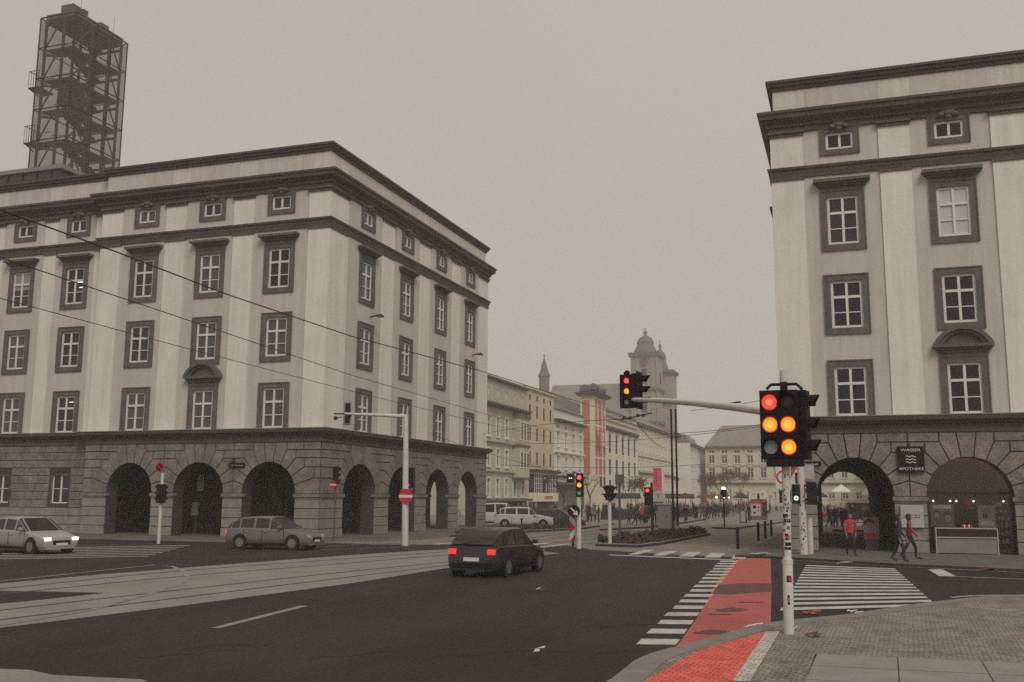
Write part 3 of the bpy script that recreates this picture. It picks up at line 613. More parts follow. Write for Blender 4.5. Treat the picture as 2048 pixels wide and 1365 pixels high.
for k in range(n):
    z0, z1 = hs[k], hs[k + 1]; zm = (z0 + z1) / 2
    for s in range(9):
        t_ = s / 9; b.box(W0, ix0 + .2, ix0 + 1.0, iy0 + 1.2 + 3.5 * t_, iy0 + 1.65 + 3.5 * t_, z0 + (zm - z0) * t_, z0 + (zm - z0) * t_ + .22)
        b.box(W0, ix0 + 1.1, ix0 + 1.9, iy0 + 4.3 - 3.5 * t_, iy0 + 4.75 - 3.5 * t_, zm + (z1 - zm) * t_, zm + (z1 - zm) * t_ + .22)
    b.tube([(ix0 + .2, iy0 + 1.2, z0 + 1), (ix0 + .2, iy0 + 5, zm + 1)], .03, 5); b.tube([(ix0 + 1.9, iy0 + 5, zm + 1), (ix0 + 1.9, iy0 + 1.2, z1 + .6)], .03, 5)
b.box(W0, ix1 - 1.3, ix1 - .15, iy0 + .2, iy0 + 1.9, hs[2] + .3, hs[2] + 2.5)
b.build('stairs', TW)
b = MB('towerglass')
b.poly([(x0, y0, tz0), (x1, y0, tz0), (x1, y0, tz1), (x0, y0, tz1)]); b.poly([(x1 + .001, y0, tz0), (x1, y1, tz0), (x1, y1, tz1), (x1, y0, tz1)])
b.poly([(x0, y1, tz0), (x1, y1, tz0), (x1, y1, tz1), (x0, y1, tz1)]); b.poly([(x0, y0, tz0), (x0, y1, tz0), (x0, y1, tz1), (x0, y0, tz1)]); b.build('glazing', TW)
b = MB('midgrey'); b.box(W0, x0 + .3, x1 - .25, y0 + .3, y1 - .3, tz1 - .1, tz1 + .35); b.box(W0, x0 + 1.6, x0 + 2.9, y0 + .5, y0 + 1.7, tz1 + .35, tz1 + 1.15); b.box(W0, x0 + 3.0, x0 + 3.4, y0 + 1.2, y0 + 1.7, tz1 + .35, tz1 + .9)
b.box(W0, x0 + 2, x0 + 3.1, y0 + 3.6, y0 + 4.6, tz1 + .35, tz1 + .9); b.tube([(x1 - .5, y0 + 1, tz1 + .3), (x1 - .5, y0 + 1, tz1 + 2)], .02, 4); b.tube([(x1 - .5, y0 + 5, tz1 + .3), (x1 - .5, y0 + 5, tz1 + 2)], .02, 4); b.build('roof_housing', TW)
for z in (36.6, 31.7):
    b = MB('steel'); b.box(W0, x0 - 1.1, x0, y0 + .3, y0 + 2.0, z - .12, z)
    for k in range(8): b.tube([(x0 - 1.08, y0 + .3 + k * .24, z), (x0 - 1.08, y0 + .3 + k * .24, z + 1.45)], .024, 4)
    for k in range(5): b.tube([(x0 - 1.08 + k * .26, y0 + .3, z), (x0 - 1.08 + k * .26, y0 + .3, z + 1.45)], .024, 4)
    b.tube([(x0, y0 + .3, z + 1.45), (x0 - 1.08, y0 + .3, z + 1.45), (x0 - 1.08, y0 + 2, z + 1.45), (x0, y0 + 2, z + 1.45)], .035, 5); b.tube([(x0, y0 + .4, z - .9), (x0 - 1, y0 + .4, z - .1)], .05, 5); b.build('balcony', TW)
# ---- right building
XR, YR = -2.97, 47.19
RBD = thing('arcade_building', (XR, YR, 0), 'arcaded building with the dark pharmacy sign and shop window, right of the street', 'building')
FRR = FR(0, YR, 1, 0, 0, -1); FRS = FR(XR, 0, 0, 1, -1, 0)
pathR = [(XR, YR + DL), (XR, YR), (22, YR)]
upper(RBD, FRR, XR, 22, [.13, 4.87, 9.6], [(XR - .06, -1.55), (1.84, 3.19), (6.58, 8.0), (11.3, 12.7)], hood3=(1,), blinds=(('2', 1),))
upper(RBD, FRS, YR, YR + DL, [51.9, 57.6, 63.35, 69.1], [(YR, 49.3), (53.95, 55.5), (59.7, 61.25), (65.4, 67), (70.9, YR + DL)], hood3=())
cornices(RBD, pathR)
panels(RBD, FRR, [(-1.35, 2.0), (3.35, 6.8), (8.2, 11.5)])
b, r = MB('joint'), MB('stone'); arch_wall(b, r, FRR, XR, 22, [(.08, 1.63), (4.76, 1.72), (9.5, 1.7), (14.2, 1.7)], depth=.7); b.build('arcade_wall', RBD); r.build('rusticated_blocks', RBD)
b, r = MB('joint'), MB('stone'); arch_wall(b, r, FRS, YR, YR + DL, [(51.7, 1.7), (57.4, 1.7), (63.1, 1.7), (68.8, 1.7)]); b.build('arcade_wall', RBD); r.build('rusticated_blocks', RBD)
# vaulted passage (walls and barrel vault), slightly splayed towards the square
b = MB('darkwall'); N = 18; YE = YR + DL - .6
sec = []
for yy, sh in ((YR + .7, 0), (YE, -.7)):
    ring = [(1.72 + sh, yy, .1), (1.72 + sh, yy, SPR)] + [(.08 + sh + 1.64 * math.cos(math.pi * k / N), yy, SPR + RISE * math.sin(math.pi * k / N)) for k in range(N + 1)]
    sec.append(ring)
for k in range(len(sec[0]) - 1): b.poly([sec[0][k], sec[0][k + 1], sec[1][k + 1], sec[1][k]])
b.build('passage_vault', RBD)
b, r = MB('joint'), MB('stone'); FE = FR(-.7, YR + DL, 1, 0, 0, 1); arch_wall(b, r, FE, XR + .7, 3, [(.08, 1.63)], depth=.6); b.build('arcade_wall', RBD); r.build('rusticated_blocks', RBD)
b = MB('wall'); b.box(W0, 2.2, 22, YR + DL - .3, YR + DL, 0, 20.6); b.box(W0, XR + .02, 2.2, YR + DL - .3, YR + DL, 5.32, 20.6); b.box(W0, XR + .3, 22, YR + .8, YR + DL - .5, 5.33, 5.5); b.build('rear_wall', RBD)
MB('metalroof').box(W0, XR + .6, 22, YR + .9, YR + DL - .4, 21.5, 21.9).build('roof', RBD)
# shop behind second arch
b = MB('brown', 'darkwall'); b.box(W0, 1.9, 2.0, YR + .71, YR + 5, .1, 5.2); b.box(W0, 22, 22.1, YR + .7, YR + 5, .1, 5.2); b.box(W0, 2, 22, YR + 5, YR + 5.1, .1, 5.2); b.box(W0, 2, 22, YR + .71, YR + 5, 4.9, 5.0)
b.build('shop_room', RBD)
b = MB('rust'); 
for k in range(14):
    th0, th1 = math.pi * k / 14, math.pi * (k + 1) / 14
    b.poly([(4.9 - 1.9 * math.cos(th0), YR + 1.6, 2.6 + 1.7 * math.sin(th0)), (4.9 - 1.9 * math.cos(th1), YR + 1.6, 2.6 + 1.7 * math.sin(th1)), (4.9 - 1.7 * math.cos(th1), YR + 4.5, 2.6 + 1.5 * math.sin(th1)), (4.9 - 1.7 * math.cos(th0), YR + 4.5, 2.6 + 1.5 * math.sin(th0))])
b.build('shop_vault', RBD)
b = MB('steel'); b.box(FRR, 3.05, 6.47, -.62, -.5, 2.62, 2.74); b.box(FRR, 3.05, 3.11, -.62, -.5, .1, 2.62); b.box(FRR, 6.41, 6.47, -.62, -.5, .1, 2.62); b.box(FRR, 5.0, 5.05, -.6, -.54, .1, 2.62)
o = b.build('shop_window', RBD); MB('shopglass').poly([FRR(3.05, -.56, .1), FRR(6.47, -.56, .1), FRR(6.47, -.56, 4.3), FRR(3.05, -.56, 4.3)]).build('pane', o)
pd = bpy.data.lights.new('shop_lamp', 'POINT'); pd.energy = 22; pd.color = (1, .62, .38); pd.shadow_soft_size = .3; po = bpy.data.objects.new('shop_lamp', pd); COL.objects.link(po); po.location = (4.9, YR + 2.6, 2.9)
def flatthing(name, fr, u0, u1, v, w0, w1, m, label, cat, th=.04, extra=None, group=None, bevel=0):
    b = MB(m); b.box(fr, u0, u1, v, v + th, w0, w1, 0)
    if extra: extra(b)
    return b.build(name, label=label, cat=cat, group=group)
def spots(k, u):
    b = MB('black', 'lampwhite'); p = Vector(FRR(u, -1.5, 2.38)); b.tube([p + Vector((0, 0, .2)), p], .015, 5, 0); b.tube([p, p + Vector((.03, -.12, -.05))], .05, 8, 0); b.disc(p + Vector((.03, -.125, -.05)), (.1, -1, -.4), .05, .01, 10, 1)
    b.build('spotlight', label=k, cat='spotlight', group='spotlights in the shop window')
for u, k in ((3.35, 'lit shop spotlight over the portrait poster'), (4.05, 'lit shop spotlight over the glass counter middle'), (4.3, 'lit shop spotlight just left of the red lettering'), (5.0, 'lit shop spotlight over the grey window poster'), (6.2, 'lit shop spotlight over the product shelves')): spots(k, u)
MB('steel').box(FRR, 3.1, 6.4, -1.55, -1.5, 2.56, 2.6).build('track_rail', label='dark track rail holding the shop spotlights', cat='rail')
def face(fr, c, v, z, s, b):
    b.fprism(fr, [(c + s * .34 * math.cos(t_ / 12 * 6.283), z + s * .46 * math.sin(t_ / 12 * 6.283)) for t_ in range(12)], v, v + .006, 'skin')
    b.fprism(fr, [(c + s * .44 * math.cos(t_ / 10 * 3.1416), z + s * .1 + s * .5 * math.sin(t_ / 10 * 3.1416)) for t_ in range(11)] + [(c - s * .36, z + s * .1), (c - s * .2, z + s * .28), (c + s * .2, z + s * .28), (c + s * .36, z + s * .1)], v + .007, v + .012, 'hair')
    for dx in (-.13, .13): b.box(fr, c + s * dx - s * .06, c + s * dx + s * .06, v + .007, v + .010, z + s * .02, z + s * .06, 'black')
    b.box(fr, c - s * .1, c + s * .1, v + .007, v + .010, z - s * .24, z - s * .19, 'red')
def ex1(b): b.box(FRR, 3.3, 4.05, -.779, -.775, 2.0, 2.15, 'lightgrey'); face(FRR, 3.9, -.775, 1.6, .42, b); face(FRR, 3.45, -.775, 1.75, .3, b)
flatthing('window_poster', FRR, 3.2, 4.15, -.82, 1.2, 2.2, 'midgrey', 'grey shop window poster showing two portraits', 'poster', extra=ex1)
def ex2(b): b.box(FRR, 5.25, 5.65, -.779, -.775, 1.85, 2.05, 'midgrey'); b.box(FRR, 5.2, 5.75, -.779, -.775, 1.3, 1.45, 'lightgrey'); b.box(FRR, 5.3, 5.5, -.779, -.775, 1.6, 1.8, 'black')
flatthing('advert_board', FRR, 5.12, 5.8, -.82, 1.18, 2.15, 'grey', 'pale grey advert board standing in the middle of the shop window', 'board', extra=ex2)
SH = thing('product_shelf', FRR(6.0, -1.3, .1), 'tall shelf of small colourful packages behind the shop glass', 'shelf')
b = MB('midgrey'); 
for z in (.5, .85, 1.2, 1.5, 1.8, 2.1): b.box(FRR, 5.85, 6.4, -1.6, -1.2, z, z + .02)
b.box(FRR, 5.82, 5.85, -1.6, -1.2, .1, 2.3); b.box(FRR, 6.4, 6.43, -1.6, -1.2, .1, 2.3); b.build('shelf_frame', SH)
b = MB('white'); rn = random.Random(2)
for z in (.52, .87, 1.22, 1.52, 1.82, 2.12):
    u = 5.87
    while u < 6.35: wd = rn.uniform(.04, .09); b.box(FRR, u, u + wd - .01, -1.35, -1.22, z, z + rn.uniform(.1, .22), rn.choice(['white', 'orange', 'red', 'lightgrey', 'b_cream', 'midgrey'])); u += wd
b.build('packages', SH, kind='stuff', label='small packages in orange, red and white on the shelf')
b = MB('orange'); rn = random.Random(4)
for z in (1.95, 2.15, 2.3):
    for u in (4.85, 4.95, 5.05, 5.15, 5.25, 5.35): b.box(FRR, u, u + .08, -2.6, -2.5, z, z + .13, rn.choice(['orange', 'red', 'orange', 'brown']))
b.box(FRR, 4.8, 5.5, -2.8, -2.4, 1.9, 1.94, 'brown'); b.box(FRR, 4.8, 4.84, -2.8, -2.4, .1, 1.9, 'brown'); b.box(FRR, 5.46, 5.5, -2.8, -2.4, .1, 1.9, 'brown')
b.build('display_rack', label='rack of orange and red boxes deep inside the shop', cat='rack')
CN = thing('display_counter', FRR(4.5, .2, .1), 'low glass fronted counter outside the shop window', 'counter')
b = MB('lightgrey'); u0, u1 = 3.28, 5.72
for u in (u0, u1 - .04): 
    for v in (-.3, .3): b.box(FRR, u, u + .04, v, v + .04, .1, 1.2)
for z in (1.16, .78): b.box(FRR, u0 + .04, u1 - .04, .3, .34, z, z + .04); b.box(FRR, u0 + .04, u1 - .04, -.3, -.26, z, z + .04)
b.build('counter_frame', CN); MB('grey').box(FRR, u0 + .04, u1 - .04, .25, .29, .14, .77).build('front_panel', CN); MB('glass').box(FRR, u0 + .04, u1 - .04, .25, .29, .83, 1.15).build('glass_front', CN)
MB('midgrey').box(FRR, u0 + .04, u1 - .04, -.26, .29, 1.201, 1.215).build('counter_top', CN)
b = MB('white')
for k in range(5): b.box(FRR, 4.35 + k * .09, 4.41 + k * .09, 0, .06, 1.216, 1.34, 'white' if k % 2 else 'red')
b.build('small_boxes', label='row of tiny red and white boxes on the counter top', cat='boxes')
# pharmacy sign
SG = thing('shop_sign', FRR(2.47, .1, 3.55), 'black square pharmacy sign with white waves, hung between the two arches', 'sign')
MB('black').box(FRR, 1.92, 3.02, .08, .2, 3.58, 4.70).build('sign_board', SG, bevel=.01)
b = MB('white'); textmesh('WASSER', FRR, 2.47, .202, 4.48, .19, b, sx=1.15, sy=.9); textmesh('APOTHEKE', FRR, 2.47, .202, 3.66, .19, b, sx=1.08, sy=.9); b.build('lettering', SG)
b = MB('white')
for k in range(3):
    z = 4.0 + k * .13; pts = [(2.26 + .42 * i / 16, z + .022 * math.sin(i / 16 * 4 * math.pi)) for i in range(17)]
    for i in range(16): b.fprism(FRR, [(pts[i][0], pts[i][1] - .017), (pts[i + 1][0], pts[i + 1][1] - .017), (pts[i + 1][0], pts[i + 1][1] + .017), (pts[i][0], pts[i][1] + .017)], .201, .207)
b.build('wave_symbol', SG)
b = MB('steel'); b.tube([FRR(2.4, .05, 4.7), FRR(2.4, .12, 4.8), FRR(2.5, .12, 4.8)], .02); b.build('bracket', SG)
NB = thing('notice_board', FRR(2.4, .1, 1.18), 'white square notice with two lines of small print on the pier below the sign', 'sign')
MB('lightgrey').box(FRR, 1.93, 2.86, .12, .18, 1.18, 2.14).build('board', NB, bevel=.01)
b = MB('black')
for z, n_ in ((1.69, 10), (1.60, 11)):
    u = 2.0
    for k in range(30):
        wd = rn.uniform(.015, .03)
        if k % 9 != 8: b.box(FRR, u, u + wd - .006, .181, .184, z, z + rn.choice([.03, .03, .045]))
        u += wd + .002
        if u > 2.8: break
b.build('small_print', NB)
b = MB('black', 'white'); b.box(FRR, -2.6, -1.3, .14, .17, 3.86, 4.06, 0); textmesh('Untere Donaulände', FRR, -1.95, .172, 3.90, .13, b, 1); b.build('street_nameplate', label='narrow dark street nameplate behind the main traffic light', cat='sign')
b = MB('black', 'lightgrey'); b.box(FL, -33.05, -32.0, .13, .16, 3.95, 4.2, 0); textmesh('Obere Donaulände', FL, -32.52, .162, 4.02, .1, b, 1, sx=1.0); b.build('street_nameplate', label='small dark street nameplate between the last two front arches of the left building', cat='sign')
b = MB('brown', 'b_cream'); b.box(FRR, 6.9, 7.6, .14, .2, .9, 2.1, 0); b.box(FRR, 6.95, 7.55, .2, .21, .95, 2.05, 1); b.build('framed_poster', label='framed yellowish poster on the pier right of the shop', cat='poster')
# ------------------------------------------------------------------ traffic lights, signs, poles
def yawdir(a): a = math.radians(a); return Vector((math.sin(a), -math.cos(a), 0))   # a=0 looks to -Y (the camera)
def frm(p, a):
    n = yawdir(a); return FR(p.x, p.y, n.y * -1, n.x, n.x, n.y)
def head(root, p, a, lamps, wd=.36, pitch=.4, back=None, rim=None, vis=.26, r=.115):
    """p = centre bottom of the housing front; lamps listed from the top"""
    fr = frm(p, a); n = len(lamps); h = n * pitch + .03
    b = MB('black'); b.box(fr, -wd / 2, wd / 2, -.22, 0, p.z, p.z + h)
    if back: bw, bh0, bh1 = back; b.box(fr, -bw, bw, -.06, -.03, p.z - bh0, p.z + h + bh1)
    o = b.build('signal_head', root, bevel=.012)
    for k, l in enumerate(lamps):
        z = p.z + h - .015 - pitch * (k + .5); c = Vector(fr(0, .0, z)); nn = Vector((fr.n[0], fr.n[1], 0))
        if l in ('lampred', 'lampyel') and rim: b = MB('lamprim'); b.disc(c, nn, r * 1.16, .008, 20); b.build('lens_glow_ring', o)
        b = MB(l); b.tube([c, c + nn * .012, c + nn * .022], [r, r, r * .6], 20); b.build('lens', o)
        if l in ('lampred', 'lampyel'): b = MB(l + 'core'); b.tube([c + nn * .0221, c + nn * .024], [r * .55, r * .5], 16); b.build('lens_core', o)
        b = MB('black'); N = 16; uu = Vector((fr.u[0], fr.u[1], 0)); R1_ = r * 1.12
        for j in range(N):
            t0, t1 = math.radians(-25 + 230 * j / N), math.radians(-25 + 230 * (j + 1) / N)
            q = []
            for t_, e in ((t0, 0), (t1, 0), (t1, 1), (t0, 1)):
                ln_ = vis * (.55 + .45 * max(0, math.sin(t_))) * e; q.append(c + uu * math.cos(t_) * R1_ + Vector((0, 0, math.sin(t_) * R1_)) + nn * ln_)
            b.poly(q); b.poly([v + (v - c - nn * ((v - c).dot(nn))) * .07 for v in q][::-1])
        b.build('visor', o)
    return o
def roundsign(b, fr, u, v, w, r, m, th=.02, r2=None, m2=None):
    b.fprism(fr, [(u + r * math.cos(k / 24 * 6.2832), w + r * math.sin(k / 24 * 6.2832)) for k in range(24)], v, v + th, m)
    if r2: b.fprism(fr, [(u + r2 * math.cos(k / 24 * 6.2832), w + r2 * math.sin(k / 24 * 6.2832)) for k in range(24)], v + th, v + th + .004, m2)
mp = g(1578, 1268, .12)
ML = thing('traffic_light', (mp.x, mp.y, .12), 'sticker covered white mast with red and double amber traffic lights in the foreground', 'traffic light')
top = pl(1568, 757, 'Y', mp.y)
def mastpt(z): t_ = (z - .12) / (4.69 - .12); return Vector((mp.x + (top.x - mp.x) * t_, mp.y, z))
b = MB('polewhite'); b.tube([mastpt(.12), mastpt(1.35), mastpt(1.42)], [.088, .088, .07], 16); b.tube([mastpt(1.42), mastpt(4.72)], .07, 16); b.tube([mastpt(1.30), mastpt(1.38)], .095, 16)
b.build('pole', ML, smooth=True)
fm = frm(mastpt(2), 0)
b = MB('black', 'red', 'white', 'midgrey', 'b_pink', 'lampoff', 'b_cream'); rn = random.Random(11)
def stk(z, uo, wd, h, m, R=.0715): 
    c = mastpt(z); N = 4
    for k in range(N):
        a0 = (uo - wd / 2 + wd * k / N) / R; a1 = (uo - wd / 2 + wd * (k + 1) / N) / R
        b.poly([(c.x + math.sin(a) * R, c.y - math.cos(a) * R, zz) for a, zz in ((a0, z), (a1, z), (a1, z + h), (a0, z + h))], m)
for z, uo, wd, h, m in ((1.18, .03, .08, .1, 'b_cream'), (1.22, .04, .05, .06, 'leafyel'), (1.0, .03, .09, .11, 'black'), (1.02, .035, .05, .07, 'red'), (.88, .02, .05, .06, 'b_cream'), (.62, .015, .04, .16, 'black'), (.66, .015, .012, .08, 'lightgrey')):
    stk(z, uo, wd, h, 'b_cream' if m == 'leafyel' else m, .0892)
for z, uo, wd, h, m in ((2.02, .02, .14, .07, 'black'), (2.12, -.02, .10, .05, 'black'), (1.98, -.04, .05, .06, 'midgrey'), (1.86, -.05, .05, .05, 'red'), (1.78, .0, .06, .05, 'black'), (1.72, .02, .1, .09, 'b_pink'), (1.62, .03, .12, .06, 'black'), (1.55, .02, .13, .05, 'black'),
                         (1.50, .05, .05, .03, 'white'), (2.4, .0, .04, .09, 'lightgrey'), (2.6, .02, .05, .06, 'lightgrey'), (2.25, .03, .05, .05, 'midgrey'), (1.9, .03, .06, .06, 'midgrey'), (2.8, -.01, .03, .07, 'midgrey')): stk(z, uo, wd, h, m)
for k in range(6): stk(1.44 + k * .052, -.095, .05, .048, 'red', .0722)
for k in range(14): stk(rn.uniform(1.45, 2.9), rn.uniform(-.06, .06), rn.uniform(.02, .05), rn.uniform(.02, .05), rn.choice(['black', 'midgrey', 'lightgrey', 'black']))
b.build('stickers', ML, label='patchwork of black, grey and red stickers')
z0 = 3.13
hp = pl(1543, 920, 'Y', mp.y - .12); head(ML, Vector((hp.x, mp.y - .12, z0)), -6, ['lampred', 'lampyel', 'lampoff'], wd=.36, rim=True, vis=.14, r=.125)
hp = pl(1579, 920, 'Y', mp.y - .12); head(ML, Vector((hp.x, mp.y - .12, z0)), -6, ['lampdark', 'lampyel', 'lampyel'], wd=.345, rim=True, vis=.14, r=.125)
head(ML, Vector((mastpt(3.1).x + .42, mp.y + .14, z0)), 82, ['lampdark', 'lampdark', 'lampdark'], wd=.36, vis=.2)
b = MB('black'); c = mastpt(4.36); b.tube([c + Vector((-.3, -.1, .02)), c + Vector((-.22, -.1, .1)), c + Vector((.22, -.1, .1)), c + Vector((.32, -.1, 0))], .03, 8); b.box(W0, c.x - .06, c.x + .06, c.y - .16, c.y + .1, 4.34, 4.5)
b.build('top_bracket', ML, bevel=.01); b = MB('black'); c = mastpt(3.1); b.box(W0, c.x - .32, c.x + .32, c.y - .2, c.y + .1, 3.0, 3.12); b.build('bottom_bracket', ML, bevel=.01)
ae = Vector((-5.51, 26, 5.02)); a0 = mastpt(3.95) + Vector((0, .08, 0)); pts = [a0 + (ae - a0) * t_ + Vector((0, 0, .0)) for t_ in (0, .25, .5, .75, 1)]
for i, p in enumerate(pts): p.z += .18 * math.sin(i / 4 * math.pi) * .3
MB('polewhite').tube(pts, [.085, .08, .072, .064, .056], 12).build('arm', ML, smooth=True)
c = pl(1254, 816, 'Y', 25.85); head(ML, Vector((c.x, 25.85, 4.80)), -8, ['lampred', 'lampyel', 'lampoff'], wd=.3, pitch=.28, back=(.215, .02, .02), rim=False, vis=.12, r=.078)
c = pl(1287, 818, 'Y', 25.9); head(ML, Vector((c.x - .06, 25.9, 4.80)), 82, ['lampdark', 'lampdark', 'lampdark'], wd=.3, pitch=.29, back=(.22, .05, .05), vis=.26, r=.09)
c = pl(1252, 745, 'Y', 25.9); b = MB('black'); b.tube([c + Vector((-.05, 0, -.15)), c + Vector((-.05, 0, .0))], .015, 6); b.lathe(c + Vector((.03, 0, -.02)), [(.02, -.07), (.07, -.03), (.08, .03), (.03, .07)], 10); b.build('detector_camera', ML, smooth=True)
# second mast (by the arcade)
q = g(1608, 1109, .10)
M2 = thing('pedestrian_light', (q.x, q.y, .1), 'sticker covered mast with a lit bicycle and pedestrian signal before the first arch', 'traffic light')
MB('polewhite').tube([(q.x, q.y, .1), (q.x, q.y, 3.3), (q.x, q.y, 3.95)], [.17, .15, .13], 12).build('pole', M2, smooth=True)
q2 = (q.x + .25, q.y + .4); MB('polewhite').tube([(q2[0], q2[1], .1), (q2[0], q2[1], 1.6)], .13, 10).build('post', M2, smooth=True)
b = MB('black', 'red', 'midgrey'); fr = frm(q, 0)
for k in range(34): z = rn.uniform(.25, 2.5); u = rn.uniform(-.1, .1); s = rn.uniform(.02, .06); b.box(fr, u, u + s, .165, .17, z, z + s * rn.uniform(.6, 1.8), rn.choice(['black', 'midgrey', 'black', 'red'] if k % 5 == 0 else ['black', 'midgrey']))
b.build('stickers', M2)
b = MB('black'); b.box(fr, -.9, -.42, .0, .25, 2.25, 2.75); b.build('bicycle_signal', M2, bevel=.02)
b = MB('lightgrey'); 
for du_ in (-.82, -.55): 
    b.fprism(fr, [(du_ + .1 * math.cos(k / 14 * 6.283), 2.42 + .1 * math.sin(k / 14 * 6.283)) for k in range(14)], .255, .258, 'midgrey'); b.fprism(fr, [(du_ + .075 * math.cos(k / 14 * 6.283), 2.42 + .075 * math.sin(k / 14 * 6.283)) for k in range(14)], .259, .261, 'black')
for p_, q_ in (((-.82, 2.42), (-.72, 2.57)), ((-.72, 2.57), (-.6, 2.57)), ((-.72, 2.57), (-.66, 2.42)), ((-.66, 2.42), (-.58, 2.6)), ((-.55, 2.42), (-.59, 2.62))): b.tube([fr(p_[0], .262, p_[1]), fr(q_[0], .262, q_[1])], .01, 4, 'lightgrey')
b.build('bicycle_symbol', M2)
b = MB('black'); b.box(fr, -.38, -.05, .05, .3, 2.2, 3.0); o = b.build('signal_head', M2, bevel=.02)
b = MB('greenlit'); 
for dx, dz in ((-.07, .0), (.07, 0), (0, .07), (0, -.07), (-.04, .05), (.05, -.05), (.05, .05), (-.05, -.05)): b.disc(Vector(fr(-.215 + dx, .305, 2.42 + dz)), (fr.n[0], fr.n[1], 0), .032, .005, 8)
b.build('lens', o)
b = MB('black'); b.box(fr, .2, .62, -.05, .25, 2.15, 3.1); b.box(fr, .05, .2, .0, .08, 2.3, 2.4); b.box(fr, .05, .2, .0, .08, 2.9, 3.0); b.build('signal_head', M2, bevel=.02)
# signs behind the main mast
wp = pl(1593, 958, 'Y', 45.5)
WS = thing('warning_sign', (wp.x, 45.5, 0), 'red bordered triangular danger sign with exclamation mark behind the main mast', 'sign'); fr = FR(wp.x, 45.5, 1, 0, 0, -1)
MB('polegrey').tube([(wp.x + .05, 45.56, .0), (wp.x + .05, 45.56, 4.1)], .04, 8).build('post', WS)
b = MB('red', 'white', 'black'); z = wp.z - .55; s = .66
b.fprism(fr, [(-s, z), (s, z), (0, z + s * 1.75)], 0, .02, 'red'); b.fprism(fr, [(-s * .74, z + .13), (s * .74, z + .13), (0, z + s * 1.5)], .02, .024, 'white'); b.box(fr, -.05, .05, .025, .03, z + .34, z + .82, 'black'); b.box(fr, -.05, .05, .025, .03, z + .18, z + .27, 'black'); b.build('sign_face', WS)
b = MB('b_cream', 'black'); b.box(fr, -.45, .4, 0, .02, z - .45, z - .06, 0)
for zz in (z - .18, z - .33):
    for k in range(5): b.box(fr, -.38 + k * .15, -.28 + k * .15, .021, .023, zz, zz + .06, 1)
b.build('text_panel', WS)
b = MB('lightgrey'); b.box(fr, .3, .75, -.1, -.06, z + .55, z + 1.15); b.build('side_panel', WS)
zp = pl(1567, 968, 'Y', 45.0); fr = FR(zp.x, 45.0, 1, 0, 0, -1)
ZS_ = thing('zone_sign', (zp.x, 45.0, 0), 'white rectangular zone sign with red ring half hidden by the main mast', 'sign')
MB('polegrey').tube([(zp.x, 45.06, 0), (zp.x, 45.06, zp.z + .9)], .04, 8).build('post', ZS_)
b = MB('white', 'red', 'black'); b.box(fr, -.32, .32, 0, .02, zp.z - .95, zp.z + .75, 0); roundsign(b, fr, 0, .021, zp.z + .28, .3, 'red', .004, .22, 'white'); b.box(fr, -.06, .0, .03, .034, zp.z + .2, zp.z + .36, 'black'); textmesh('ZONE', fr, 0, .022, zp.z - .38, .2, b, 2)
for k in range(3): b.box(fr, -.2, .2, .021, .023, zp.z - .62 - k * .1, zp.z - .57 - k * .1, 2)
b.build('sign_face', ZS_)
# no-entry mast with cantilever
q = g(810, 1092, .0); NE = thing('cantilever_mast', (q.x, q.y, 0), 'white cantilever mast with a round no entry sign before the left building corner', 'mast')
t6 = pl(812, 834, 'Y', q.y)
MB('polewhite').tube([(q.x, q.y, 0), (q.x + (t6.x - q.x) * .5, q.y, 3.2), (t6.x, q.y, 6.4)], [.17, .15, .12], 12).build('pole', NE, smooth=True)
e = pl(690, 828, 'Y', q.y - .3); MB('polewhite').tube([(t6.x, q.y, 6.35), (t6.x - 1.6, q.y - .1, 6.45), (e.x, q.y - .3, e.z)], [.1, .085, .06], 10).build('arm', NE, smooth=True)
e2 = pl(668, 828, 'Y', q.y - .3); b = MB('steel'); b.tube([e, e2], .04, 6); c = e2 + Vector((.1, 0, -.22)); b.blob(c, .11, 0, 2); b.tube([c, c + Vector((.35, 0, .05))], .03, 6); b.build('detector_camera', NE)
hb = pl(694, 850, 'Y', q.y - .1); fr = frm(Vector((hb.x, q.y - .1, 0)), 150)
b = MB('lightgrey', 'black'); fr = FR(hb.x, q.y - .05, .82, -.35, .35, -.82)
b.box(fr, -.34, .34, 0, .05, hb.z, hb.z + 1.2, 0); b.box(fr, -.22, .2, .05, .2, hb.z + .1, hb.z + 1.1, 1); b.box(fr, -.36, -.34, 0, .06, hb.z, hb.z + 1.2, 1); b.box(fr, -.34, .34, 0, .06, hb.z - .02, hb.z, 1); b.build('signal_head', NE)
fr = FR(q.x, q.y, 1, 0, 0, -1); b = MB('red', 'white'); sc_ = pl(811, 993, 'Y', q.y - .2); u0 = sc_.x - q.x
roundsign(b, fr, u0, .17, sc_.z, .37, 'red'); b.box(fr, u0 - .36, u0 + .36, .191, .196, sc_.z - .07, sc_.z + .07, 'white'); b.build('no_entry_sign', NE)
b = MB('lightgrey'); c = pl(811, 972, 'Y', q.y); b.box(fr, c.x - q.x - .28, c.x - q.x + .26, -.3, -.27, c.z - .2, c.z + .32); b.box(fr, -.1, .1, -.3, 0, c.z, c.z + .08); b.build('small_panel', NE)
b = MB('black'); c = pl(816, 948, 'Y', q.y + .3); b.box(fr, c.x - q.x, c.x - q.x + .3, -.5, -.2, c.z - .7, c.z + .3); b.build('signal_head', NE, bevel=.02)
